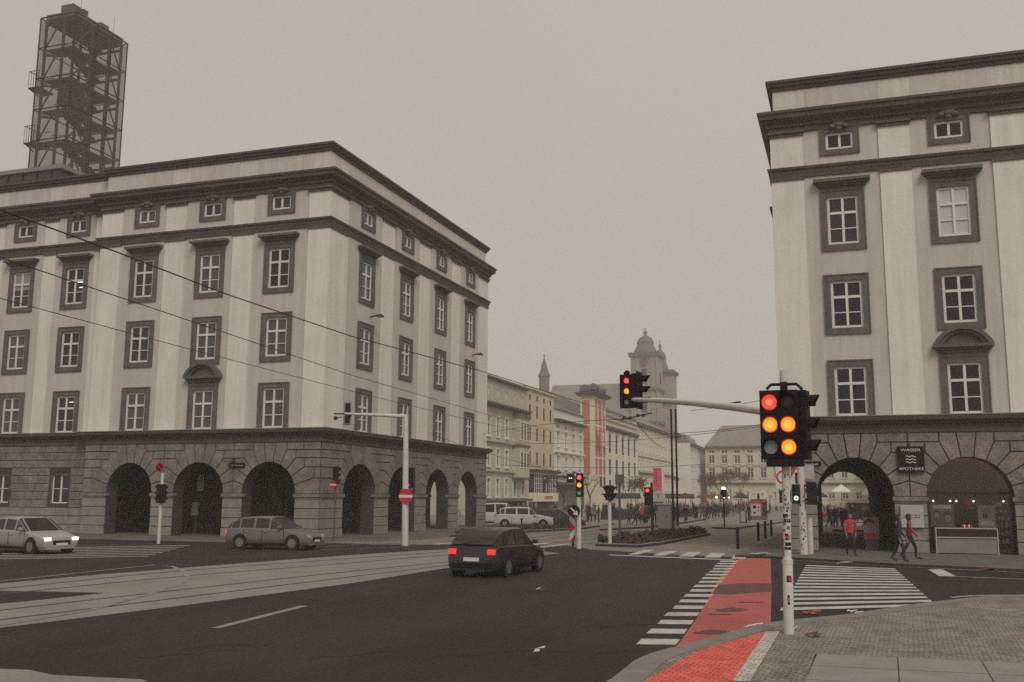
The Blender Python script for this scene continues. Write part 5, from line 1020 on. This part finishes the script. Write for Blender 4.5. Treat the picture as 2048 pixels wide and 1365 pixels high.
# church
mat('churchwall', (.32, .29, .25), ns=.3, na=.1)
CH = thing('church', (-66, 335, 0), 'hazy baroque church with two domed towers above the square', 'church')
b = MB('churchwall', 'copper'); b.box(W0, -71.2, -61.8, 336, 346, 0, 50.5)
for x in (-71.2, -69.2, -64.1, -62.3): b.box(W0, x - .0, x + .5, 335.6, 336, 0, 50)
b.build('bell_tower', CH); MB('churchwall').box(W0, -64, -58.7, 346.01, 356, 0, 45.5).build('bell_tower', CH)
for z in (27, 38.5): MB('trim').box(W0, -71.8, -61.2, 335.3, 346.2, z, z + .9).build('cornice', CH)
for z in (24, 35.5): MB('trim').box(W0, -61.15, -57.9, 344.4, 356.4, z, z + .9).build('cornice', CH)
MB('trim').box(W0, -71.9, -61.2, 335.2, 346.6, 50.5, 51.8).build('cornice', CH); MB('trim').box(W0, -61.1, -57.9, 344.8, 356.6, 45.5, 46.6).build('cornice', CH)
b = MB('glass'); b.box(W0, -67.4, -65.6, 335.9, 335.99, 41, 45.5); b.disc((-66.5, 335.9, 45.4), (0, -1, 0), .9, .05); b.box(W0, -67.4, -65.6, 335.9, 335.99, 31, 36); b.box(W0, -61.9 + .15, -61.75, 339.6, 341.4, 41, 45); b.build('belfry_window', CH)
b = MB('midgrey'); b.disc((-66.5, 335.9, 48.4), (0, -1, 0), 1.5, .15); b.build('clock', CH)
def dome(x, y, z, sr, s, nm):
    b = MB('copper'); b.lathe((x, y, z), [(q0 / s * sr, q1) for q0, q1 in [(4.6 * s, 0), (4.5 * s, .8 * s), (4.0 * s, 2.0 * s), (3.4 * s, 3.0 * s), (3.2 * s, 3.3 * s), (3.1 * s, 4.0 * s), (3.3 * s, 4.3 * s), (3.0 * s, 5.4 * s), (2.2 * s, 6.6 * s), (1.1 * s, 7.3 * s), (.5 * s, 7.6 * s), (.5 * s, 8.2 * s), (.8 * s, 8.3 * s), (.75 * s, 9.0 * s), (.25 * s, 9.4 * s), (.1 * s, 9.6 * s), (.1 * s, 9.9 * s), (.35 * s, 10.1 * s), (.1 * s, 10.4 * s), (.02 * s, 10.9 * s)]], 16); b.build(nm, CH, smooth=True)
dome(-66.9, 341, 51.8, .92, .89, 'dome'); dome(-63.6, 351, 46.5, .66, 1.1, 'dome')
b = MB('rooftile'); b.prism([(-103, 340, 22), (-103, 356, 22), (-103, 348, 42.5)], (32, 0, 0)); b.prism([(-103, 332, 0), (-103, 356, 0), (-103, 356, 24), (-103, 332, 24)], (32, 0, 0)); b.prism([(-103, 330, 24), (-103, 348, 24), (-103, 348, 42.6)], (32.2, 0, 0)); b.build('nave_roof', CH)
b = MB('midgrey'); b.lathe((-105.4, 345, 38), [(1.9, 0), (1.9, 7.5), (2.3, 7.6), (2.3, 8), (1.5, 9.5), (.9, 12), (.3, 14), (.1, 15), (.4, 15.4), (.05, 15.9), (.04, 18)], 8); b.build('ridge_turret', CH)
# ------------------------------------------------------------------ trees, stalls, market
def tree(x, y, h, lb, leaf, dens, seed, cr=2.0):
    r_ = random.Random(seed); t_ = thing('street_tree', (x, y, 0), lb, 'tree', 'small trees on the square'); b = MB('bark'); tips = []
    def br(p, d, l, r, dep):
        q = p + d * l; b.tube([p, (p + q) / 2 + Vector((r_.uniform(-.05, .05) * l, r_.uniform(-.05, .05) * l, 0)), q], [r, r * .8, r * .6], 5, cap=False)
        if dep == 0: tips.append(q); return
        for _ in range(3): dd = (d + Vector((r_.uniform(-.8, .8), r_.uniform(-.8, .8), r_.uniform(.0, .5)))).normalized(); br(q, dd, l * .62, r * .55, dep - 1); tips.append(q)
    br(Vector((x, y, 0)), Vector((0, 0, 1)), h * .42, .12, 4); b.build('trunk', t_)
    if dens:
        c = MB(*leaf)
        for p in tips:
            for _ in range(dens):
                q = p + Vector((r_.gauss(0, .35), r_.gauss(0, .35), r_.gauss(0, .35))); a = Vector((r_.gauss(0, 1), r_.gauss(0, 1), r_.gauss(0, 1))).normalized() * r_.uniform(.08, .17); o = a.orthogonal() * .6; c.poly([q - a, q + o, q + a, q - o], r_.randrange(len(leaf)))
        c.build('crown', t_)
for i, (px, yy, h, lf, dn, lb) in enumerate(((1128, 118, 5.6, ('leaf',), 0, 'bare young tree in front of the beige shop bay'), (1180, 118, 5.4, ('leaf',), 0, 'bare young tree left of the white masts'), (1262, 150, 5, ('leaf2',), 1, 'nearly bare tree before the white pilastered house'), (1290, 160, 5.5, ('leaf2', 'leaf'), 2, 'sparse brown tree left of the pink banner'),
                                      (1441, 230, 7.5, ('leafred', 'leaf2'), 4, 'reddish autumn tree before the palace'), (1462, 240, 8.5, ('leaf', 'leaf2'), 5, 'dark bushy tree before the palace front'), (1480, 235, 8, ('leaf2', 'leaf'), 4, 'brown leafed tree right of the dark bushy one'), (1414, 210, 7, ('leaf', 'leaf2'), 4, 'dark tree at the left corner of the palace'))):
    c = pl(px, 990, 'Y', yy); tree(c.x, yy, h, lb, lf, dn, 40 + i)
q = pl(1315, 965, 'Y', 100); b = MB('pink', 'black', 'white'); fr = FR(q.x, 100, 1, 0, 0, -1); b.box(fr, -.42, .42, 0, .06, 1.9, 5.3, 0); b.box(fr, .43, .7, 0, .05, 1.9, 5.3, 2)
for k in range(6): b.box(fr, -.18, -.05, .061, .065, 5.0 - k * .26, 5.12 - k * .26, 1)
b.tube([(q.x + .48, 100.1, 0), (q.x + .48, 100.1, 5.5)], .05, 6, 2); b.build('banner_flag', label='upright bright pink banner with dark lettering behind the cabinet', cat='banner')
def umbrella(name, x, y, z, r, m, lb, cat='parasol', grp=None, h=.7):
    t_ = thing(name, (x, y, 0), lb, cat, grp); MB('polegrey').tube([(x, y, 0), (x, y, z + h)], .05, 6).build('pole', t_); b = MB(m); b.lathe((x, y, z), [(r, -.15), (r, 0), (.05, h)], 4); b.build('canopy', t_)
q = pl(1682, 965, 'Y', 150); umbrella('market_tent', q.x, 150, 3.3, 1.9, 'white', 'small white peaked market tent seen through the passage', 'tent', h=1.0)
q = pl(1738, 960, 'Y', 120); umbrella('parasol', q.x + 1.2, 120, 2.8, 3.0, 'grey', 'large grey parasol at the right of the passage view', h=2.8)
q = pl(1640, 985, 'Y', 140); umbrella('parasol', q.x, 140, 2.6, 1.4, 'b_dark', 'dark folded parasol at the left of the passage view')
# dark van / stage behind the passage
q = g(1715, 1046); ST = thing('market_stall', (q.x, q.y, 0), 'dark wheeled market stall with flat roof behind the passage', 'stall'); fr = FR(q.x, q.y, 1, 0, 0, -1)
b = MB('b_dark', 'black', 'midgrey'); b.box(fr, -.9, 1.6, -2, 0, .35, 1.9, 0); b.box(fr, -.95, 1.7, -2.1, .1, 1.9, 1.98, 2); b.build('cabin', ST)
b = MB('glass'); b.box(fr, -.7, .4, 0, .02, 1.1, 1.75); b.build('window', ST)
for u in (-.6, 1.2): MB('tyre').disc(fr(u, .02, .3), (0, -1, 0), .3, .2, 14).build('wheel', ST)
b = MB('black'); b.box(fr, -1.8, -.9, -1.2, -.2, .15, .75); b.box(fr, -1.6, -.9, -1.0, -.3, .75, 1.0); b.build('crates', label='dark stacked crates beside the market stall', cat='crates')
MB('lightgrey').box(W0, -1.5, .9, 73.2, 73.5, .1, .28).build('steps', label='low pale step across the far end of the passage', cat='step')
b = MB('concrete'); 
for k in range(4): b.box(W0, -2.5, 1.2, 55 + k * 4.0, 55.25 + k * 4.0, .101, .13)
b.build('passage_floor_strips', kind='structure')
c = pl(1662, 1032, 'Y', 100); b = MB('red'); b.box(FR(c.x, 100, 1, 0, 0, -1), -1.3, .8, 0, .1, .85, 1.1); b.box(FR(c.x, 100, 1, 0, 0, -1), -1.3, .8, -.6, .0, .1, .84, 'midgrey'); b.build('red_bench', label='long low red topped stall counter left in the passage view', cat='counter')
rn = random.Random(77)
for i in range(9):
    x, y = rn.uniform(-30, -13), rn.uniform(120, 240); umbrella('parasol', x, y, 2.4, 1.7, ['b_dark', 'brown', 'b_dark', 'midgrey'][i % 4], 'dark market parasol among the crowd on the square', grp='dark parasols among the crowd')
for i, (px, py, lb) in enumerate(((1275, 1038, 'dark planter box left of the pink banner'), (1225, 1040, 'dark planter box behind the hooded signals'))):
    q = g(px, py); b = MB('b_dark', 'leaf'); b.box(FR(q.x, q.y, 1, 0, 0, -1), -1.2, 1.2, -.8, .3, 0, .8)
    for k in range(160): cc = Vector((q.x + rn.uniform(-1.1, 1.1), q.y + rn.uniform(-.2, .7), .8 + rn.random() * .5)); a = Vector((rn.gauss(0, 1), rn.gauss(0, 1), rn.gauss(0, 1))).normalized() * .12; b.poly([cc - a, cc + a.orthogonal() * .6, cc + a, cc - a.orthogonal() * .6], 1)
    b.build('planter', label=lb, cat='planter')
for i, (x, y) in enumerate(((-24, 108), (-20.5, 124), (-26, 140), (-21, 158), (-15, 176), (-24, 192))):
    t_ = thing('market_stall', (x, y, 0), ['dark', 'brown roofed', 'low dark', 'red roofed', 'grey roofed', 'farthest dark'][i] + ' market stall in the crowd on the square', 'stall'); fr = FR(x, y, 1, 0, 0, -1)
    MB('b_dark').box(fr, -1.5, 1.5, -1.2, 0, 0, 1.0).build('counter', t_); b = MB('polegrey')
    for u in (-1.5, 1.44):
        for v in (-1.2, -.06): b.box(fr, u, u + .06, v, v + .06, 1.0, 2.2)
    b.build('posts', t_); b = MB(['b_dark', 'brown', 'b_dark', 'leafred', 'grey', 'b_dark'][i]); b.prism([fr(-1.8, .4, 2.2), fr(-1.8, -1.6, 2.2), fr(-1.8, -.6, 2.8)], Vector((3.6, 0, 0))); b.build('roof', t_)
# ------------------------------------------------------------------ people
def person_mesh(name, pose, detail=True):
    """continuous skinned body, faces coloured by region"""
    V = []; E = []; Rr = []
    def v(x, y, z, rx, ry=None): V.append((x, y, z)); Rr.append((rx, ry or rx)); return len(V) - 1
    st = pose.get('stride', .2); sw = pose.get('swing', .18); ls = pose.get('lean', 0)
    pv = v(0, 0, .95, .15, .115); wa = v(0, ls * .3, 1.12, .135, .10); chst = v(0, ls * .7, 1.32, .165, .115); nb = v(0, ls, 1.47, .075, .07); nk = v(0, ls * 1.1 - .005, 1.53, .055, .055); hd = v(0, ls * 1.2 - .02, 1.62, .085, .10); ht = v(0, ls * 1.2 - .01, 1.71, .07, .085)
    E += [(pv, wa), (wa, chst), (chst, nb), (nb, nk), (nk, hd), (hd, ht)]
    for s in (-1, 1):
        f = s * st; h = v(s * .1, 0, .88, .095); k = v(s * .1, -f * .55 - .03, .5, .065); a = v(s * .1, -f + .02 + abs(f) * .25, .09 + (.06 if f < 0 else 0), .042); t_ = v(s * .11, -f - .13, .045 + (.01 if f < 0 else 0), .035)
        E += [(pv, h), (h, k), (k, a), (a, t_)]
        q = -s * sw; sh = v(s * .19, ls, 1.40, .065); el = v(s * .235, ls + q * -.4, 1.13, .048); wr = v(s * .225, ls - q - .08, .9, .033); hn = v(s * .22, ls - q - .12, .82, .036, .02)
        E += [(chst, sh), (sh, el), (el, wr), (wr, hn)]
        if detail:
            for j, (dx, l) in enumerate(((-.02, .07), (-.007, .085), (.007, .08), (.02, .065))):
                f1 = v(s * .22, ls - q - .13 + dx, .775, .0085); f2 = v(s * .215, ls - q - .135 + dx, .775 - l, .007); E += [(hn, f1), (f1, f2)]
            t1 = v(s * .2, ls - q - .165, .80, .01); E.append((hn, t1))
    me = bpy.data.meshes.new(name); me.from_pydata(V, E, []); o = bpy.data.objects.new(name, me); COL.objects.link(o)
    md = o.modifiers.new('s', 'SKIN'); md.branch_smoothing = .6
    for i, r in enumerate(Rr): me.skin_vertices[0].data[i].radius = r; me.skin_vertices[0].data[i].use_root = (i == 0)
    sb = o.modifiers.new('u', 'SUBSURF'); sb.levels = 2 if detail else 1
    bpy.context.view_layer.update(); m_ = bpy.data.meshes.new_from_object(o.evaluated_get(bpy.context.evaluated_depsgraph_get())); bpy.data.objects.remove(o)
    for k in ('cloth', 'trous', 'skin', 'hair', 'shoe'): m_.materials.append(MATS[k])
    coat = pose.get('coat', .93)
    for p in m_.polygons:
        c = p.center; z = c.z
        if z > 1.535: i = 3 if (c.y > ls * 1.2 + .02 or z > 1.69) else 2
        elif z > 1.50: i = 2
        elif z < .07: i = 4
        elif abs(c.x) > .17 and z < .89: i = 2
        elif z > coat or abs(c.x) > .19: i = 0
        else: i = 1
        p.material_index = i; p.use_smooth = True
    return m_
PM = [person_mesh('body_walk', dict(stride=.28, swing=.2)), person_mesh('body_stand', dict(stride=.04, swing=.03, coat=.75)), person_mesh('body_step', dict(stride=-.2, swing=-.16, lean=-.04))]
PL = [person_mesh('body_far_a', dict(stride=.22, swing=.15, coat=.8), False), person_mesh('body_far_b', dict(stride=.05, swing=.04, coat=.85), False), person_mesh('body_far_c', dict(stride=-.25, swing=-.15), False)]
def person(x, y, z, rz, mesh, colr, lb, grp=None, s=1., near=False, bag=False):
    o = bpy.data.objects.new('person', mesh); COL.objects.link(o); o.location = (x, y, z); o.rotation_euler = (0, 0, rz); o.scale = (s, s, s); o.color = (*colr, 1); tag(o, lb, 'person', grp); ORG[o] = Vector((x, y, z))
    if near:
        for ch, mt in (('hair', 'hair'), ('face', 'skin')):
            b = MB(mt)
            if ch == 'hair': b.lathe((0, .01, 1.60), [(.075, -.1), (.1, -.02), (.105, .06), (.085, .12), (.04, .155), (.01, .16)], 12)
            else:
                b = MB('skin', 'hair', 'brown'); b.lathe((0, -.055, 1.56), [(.02, -.05), (.055, -.03), (.07, .03), (.07, .09), (.05, .12)], 10, 0); b.prism([(-.012, -.12, 1.60), (.012, -.12, 1.60), (0, -.12, 1.64)], (0, -.02, -.008), 0)
                for s_ in (-1, 1): b.blob((s_ * .028, -.122, 1.635), .009, 1, 1); b.blob((s_ * .088, -.01, 1.62), .02, 0, 1)
                b.box(W0, -.022, .022, -.121, -.112, 1.565, 1.575, 2)
            c = b.build('hair' if ch == 'hair' else 'face', smooth=True, org=(0, 0, 0)); c.location = (0, 0, 0); c.parent = o
    return o
q = g(1703, 1112, .1); person(q.x, q.y, .1, .2, PM[0], (.50, .05, .06), 'person in a red coat walking out of the first arch', near=True)
q = g(1800, 1125, .1); person(q.x, q.y, .1, 1.7, PM[2], (.05, .04, .05), 'person in dark clothes walking past the pier by the white notice', near=True)
q = g(1822, 1120, .1); person(q.x, q.y, .1, 1.5, PM[0], (.30, .05, .06), 'person in a dull red jacket walking before the shop window edge', near=True)
q = g(1498, 1043.5, .13); person(q.x, q.y, .13, 2.2, PM[1], (.03, .028, .03), 'person in dark clothes standing left of the ticket machine', near=False)
q = g(1309, 1052, .13); person(q.x, q.y, .13, .6, PM[1], (.05, .045, .045), 'person in dark clothes standing just left of the control cabinet')
q = g(1347, 1046, .0); person(q.x, q.y, 0, .6, PL[1], (.16, .12, .16), 'person in a purplish coat right of the control cabinet')
q = g(1285, 1048, .0); person(q.x, q.y, 0, .6, PL[0], (.45, .06, .07), 'person in a pink red jacket left of the pink banner')
cols = [((.03, .026, .03), 'black'), ((.09, .07, .065), 'brown'), ((.07, .075, .10), 'navy'), ((.22, .2, .18), 'grey'), ((.28, .05, .05), 'red'), ((.4, .38, .34), 'pale')]
rn = random.Random(5); zones = [(-34, -14, 80, 120, 70, 'on the left part of the square'), (-32, -11, 120, 190, 110, 'further back on the square'), (-3.2, 2.4, 80, 135, 55, 'seen through the passage'), (-28, 4, 190, 270, 46, 'before the palace')]
for x0_, x1_, y0_, y1_, n_, zn in zones:
    for k in range(n_):
        c, cn = cols[rn.choices(range(6), [10, 6, 5, 3, 2, 2])[0]]; y = rn.uniform(y0_, y1_); x = rn.uniform(x0_, x1_)
        if zn.startswith('seen'): x = x - (y - 73) * .012
        if -13.5 < x < -5 and y < 130: x -= 9
        person(x, y, 0, rn.uniform(0, 6.28), rn.choice(PL), c, 'distant pedestrian in %s clothes %s' % (cn, zn), 'pedestrians %s' % zn, s=rn.uniform(.92, 1.05))
# ------------------------------------------------------------------ vehicles
def car(x, y, rz, colr, lb, L_=4.2, H_=1.48, Wd=1.76, kind='hatch', head_=False, tail=False, grp=None):
    t_ = thing('parked_car' if not (head_ or tail) else 'car', (0, 0, 0), lb, 'car', grp)
    hw = Wd / 2
    # stations: x, belt z, roof z (equal to belt: no cabin), halfwidth factor
    if kind == 'suv': S = [(0, .55, .55, .80), (.05, .75, .75, .88), (.35, .86, .86, .97), (1.05, .98, .98, 1), (1.2, 1.0, 1.0, 1), (1.85, 1.02, H_ - .02, 1), (2.8, 1.03, H_, 1), (3.7, 1.04, H_ - .04, 1), (4.05, 1.05, H_ - .12, .98), (L_ - .08, 1.0, 1.02, .95), (L_, .7, .7, .88)]
    else: S = [(0, .50, .50, .78), (.06, .66, .66, .88), (.4, .76, .76, .96), (1.0, .86, .86, 1), (1.12, .88, .88, 1), (1.95, .92, H_ - .03, 1), (2.7, .93, H_, 1), (3.45, .94, H_ - .06, 1), (3.9, .94, 1.22, .97), (L_ - .1, .9, .92, .94), (L_, .62, .62, .86)]
    rings = []
    for sx, bz, rz_, f in S:
        w_ = hw * f; cab = rz_ > bz + .05; wr = w_ * (.78 if cab else .93)
        half = [(w_ * .86, .22), (w_ * .98, .34), (w_, .55 if bz > .6 else .42), (w_ * .985, bz - .03), (w_ * .94, bz), (wr + (.03 if cab else 0), rz_ - (.05 if cab else 0)), (wr - .1, rz_ + (0.0 if cab else .015))]
        rings.append([(sx, -a, z) for a, z in half] + [(sx, a, z) for a, z in half[::-1]])
    b = MB('carobj', 'black'); gl = MB('glass'); n = len(rings[0])
    for i in range(len(rings) - 1):
        for k in range(n):
            q = [rings[i][k], rings[i + 1][k], rings[i + 1][(k + 1) % n], rings[i][(k + 1) % n]]
            c0, c1 = S[i][2] > S[i][1] + .05, S[i + 1][2] > S[i + 1][1] + .05
            if k in (4, n - 6) and (c0 or c1):
                b.poly(q, 0); ctr = sum((Vector(v) for v in q), Vector()) / 4; sg = -1 if ctr.y < 0 else 1; q2 = [ctr + (Vector(v) - ctr) * .86 + Vector((0, sg * .012, .003)) for v in q]
                if c0 and c1 or True: gl.poly(q2)
            elif k in (5, 6, n - 7) and (c0 != c1): b.poly(q, 0); ctr = sum((Vector(v) for v in q), Vector()) / 4; q2 = [ctr + (Vector(v) - ctr) * .9 + Vector((-.012 if c1 else .012, 0, .012)) for v in q]; gl.poly(q2)
            else: b.poly(q, 1 if k == n - 1 else 0)
    b.poly(rings[0], 0); b.poly(rings[-1], 0); bd = b.build('body', t_, smooth=True); bd.color = (*colr, 1)
    rz0, rz1 = (H_ - .12, 1.08) if kind == 'suv' else (1.40 * H_ / 1.48, 1.0); rx0, rx1 = (4.02, L_ - .06) if kind == 'suv' else (3.56, L_ - .1)
    gl.poly([(rx0 + .02, -hw * .66, rz0 - .01), (rx0 + .02, hw * .66, rz0 - .01), (rx1 + .03, hw * .78, rz1), (rx1 + .03, -hw * .78, rz1)])
    gl.build('windows', t_)
    for wx in (.78, L_ - .8):
        for s in (-1, 1):
            b = MB('tyre'); y0_ = s * (hw - .2); b.tube([(wx, y0_, .31), (wx, s * (hw + .012), .31)], .31, 20); w_ = b.build('wheel', t_); b = MB('rim'); b.disc((wx, s * (hw + .013), .31), (0, s, 0), .2, .01, 14)
            b.build('rim', w_)
            b = MB('black'); b.disc((wx, s * (hw - .015), .33), (0, s, 0), .37, .018, 22); b.build('wheel_arch', t_)
    for s in (-1, 1):
        b = MB('headlamp' if head_ else 'lightgrey'); z = .62 if kind != 'suv' else .78; b.box(W0, .0, .2, s * hw * .55 if s > 0 else -hw * .86, s * hw * .86 if s > 0 else -hw * .55, z - .07, z + .06); b.build('headlight', t_)
        b = MB('taillamp' if tail else 'red'); b.box(W0, L_ - .16, L_ + .01, s * hw * .60 if s > 0 else -hw * .88, s * hw * .88 if s > 0 else -hw * .60, z + .08, z + .24); b.build('tail_light', t_); b = MB('taillamp' if tail else 'black')
        if tail: b.disc((L_ + .012, s * hw * .74, z + .16), (1, 0, 0), .06, .008, 12, 'lamprim'); b.build('tail_light_centre', t_)
        b = MB('carobj'); b.box(W0, 1.3, 1.45, s * hw if s > 0 else -hw - .16, hw + .16 if s > 0 else -hw, .95, 1.07); o = b.build('mirror', t_, bevel=.02); o.color = (*colr, 1)
    b = MB('black')
    for sx in (1.2, 2.28, 3.2):
        for s in (-1, 1): b.box(W0, sx, sx + .018, *sorted((s * (hw - .03), s * (hw + .003))), .36, .88)
    for s in (-1, 1): b.box(W0, .9, L_ - .9, *sorted((s * (hw - .1), s * (hw - .01))), .19, .30)
    b.box(W0, L_ - .05, L_ + .012, -hw * .8, hw * .8, .28, .44); b.build('door_gaps', t_)
    b = MB('carobj')
    for sx in (2.0, 2.98):
        for s in (-1, 1): b.box(W0, sx, sx + .18, *sorted((s * hw, s * (hw + .03))), .78, .82)
    o = b.build('door_handles', t_); o.color = (*[min(1, c * 1.6) for c in colr], 1)
    b = MB('black'); b.tube([(L_ - .04, -.3, 1.02), (L_ - .02, .28, 1.08)], .012, 5); b.build('rear_wiper', t_)
    b = MB('black', 'white'); b.box(W0, -.012, .02, -hw * .45, hw * .45, .4, .56); b.box(W0, -.02, -.012, -.26, .26, .36, .46, 1); b.build('grille', t_)
    b = MB('white'); b.box(W0, L_ + .0, L_ + .015, -.26, .26, .5, .61); b.build('number_plate', t_)
    t_.rotation_euler = (0, 0, rz); d = Vector((math.cos(rz), math.sin(rz), 0)) * (L_ / 2); t_.location = (x - d.x, y - d.y, 0); return t_
q = g(1041, 1057); car(q.x, q.y + .9, math.radians(196), (.55, .53, .5), 'pale parked estate car in front of the grey green house', L_=4.5, H_=1.6, kind='suv')
q = g(1110, 1057); car(q.x, q.y + .9, math.radians(190), (.06, .05, .05), 'dark parked car right of the pale one', L_=4.3)
q = g(985, 1053); car(q.x - .4, q.y + 3.2, math.radians(196), (.6, .58, .54), 'white parked van like car half hidden by the pale one', L_=4.7, H_=1.85, kind='suv')
q = g(40, 1108); car(q.x - .3, q.y + .8, math.radians(168), (.35, .33, .32), 'silver car with lit headlights at the left edge', head_=True)
q = g(520, 1101); car(q.x, q.y + 1.2, math.radians(183), (.17, .165, .165), 'grey car with lit tail lights passing the left building corner', tail=True)
q = g(985, 1150); dv_ = g(1160, 1155) - g(770, 1243); car(q.x, q.y + .6, math.atan2(dv_.y, dv_.x) + math.pi, (.03, .025, .026), 'dark car with lit red tail lights crossing the tram tracks', tail=True)
# bicycle leaning by the last side arch
q = g(915, 1046); t_ = thing('bicycle', (q.x, q.y, .1), 'dark bicycle leaning at the last side arch of the left building', 'bicycle')
b = MB('black'); dy = Vector((.2, 1, 0)).normalized(); o = Vector((q.x, q.y, .1))
P_ = {k: o + dy * a + Vector((0, 0, z)) for k, (a, z) in dict(r=(-.5, .34), f=(.55, .34), bb=(-.05, .3), st=(-.2, .85), hd=(.4, .9), ht=(.38, 1.05)).items()}
for a, c in (('r', 'bb'), ('bb', 'st'), ('r', 'st'), ('st', 'hd'), ('bb', 'hd'), ('hd', 'f'), ('hd', 'ht')): b.tube([P_[a], P_[c]], .018, 5)
b.box(W0, P_['st'].x - .08, P_['st'].x + .08, P_['st'].y - .12, P_['st'].y + .12, .97, 1.02); b.tube([P_['ht'] - Vector((.25, 0, 0)), P_['ht'] + Vector((.25, 0, 0))], .016, 5); b.build('frame', t_)
for k in ('r', 'f'):
    b = MB('tyre'); c = P_[k]; b.tube([c + dy * .33 * math.cos(a / 16 * 6.2832) + Vector((0, 0, .33 * math.sin(a / 16 * 6.2832))) for a in range(17)], .018, 5); b.build('wheel', t_)
# railing strip in front of the left recess
# ------------------------------------------------------------------ haze
m = bpy.data.materials.new('haze'); m.use_nodes = True; t = m.node_tree; t.nodes.clear(); pv = t.nodes.new('ShaderNodeVolumePrincipled'); ov = t.nodes.new('ShaderNodeOutputMaterial')
pv.inputs['Color'].default_value = (.93, .90, .86, 1); pv.inputs['Density'].default_value = .00095; pv.inputs['Anisotropy'].default_value = .0
t.links.new(pv.outputs[0], ov.inputs['Volume']); MATS['haze'] = m
hz = MB('haze').box(W0, -240, 160, -70, 420, -1, 70).build('haze', kind='stuff')
SC.cycles.use_denoising = False; SC.cycles.volume_bounces = 1; SC.cycles.max_bounces = 6; SC.cycles.transparent_max_bounces = 12; SC.cycles.volume_step_rate = 4
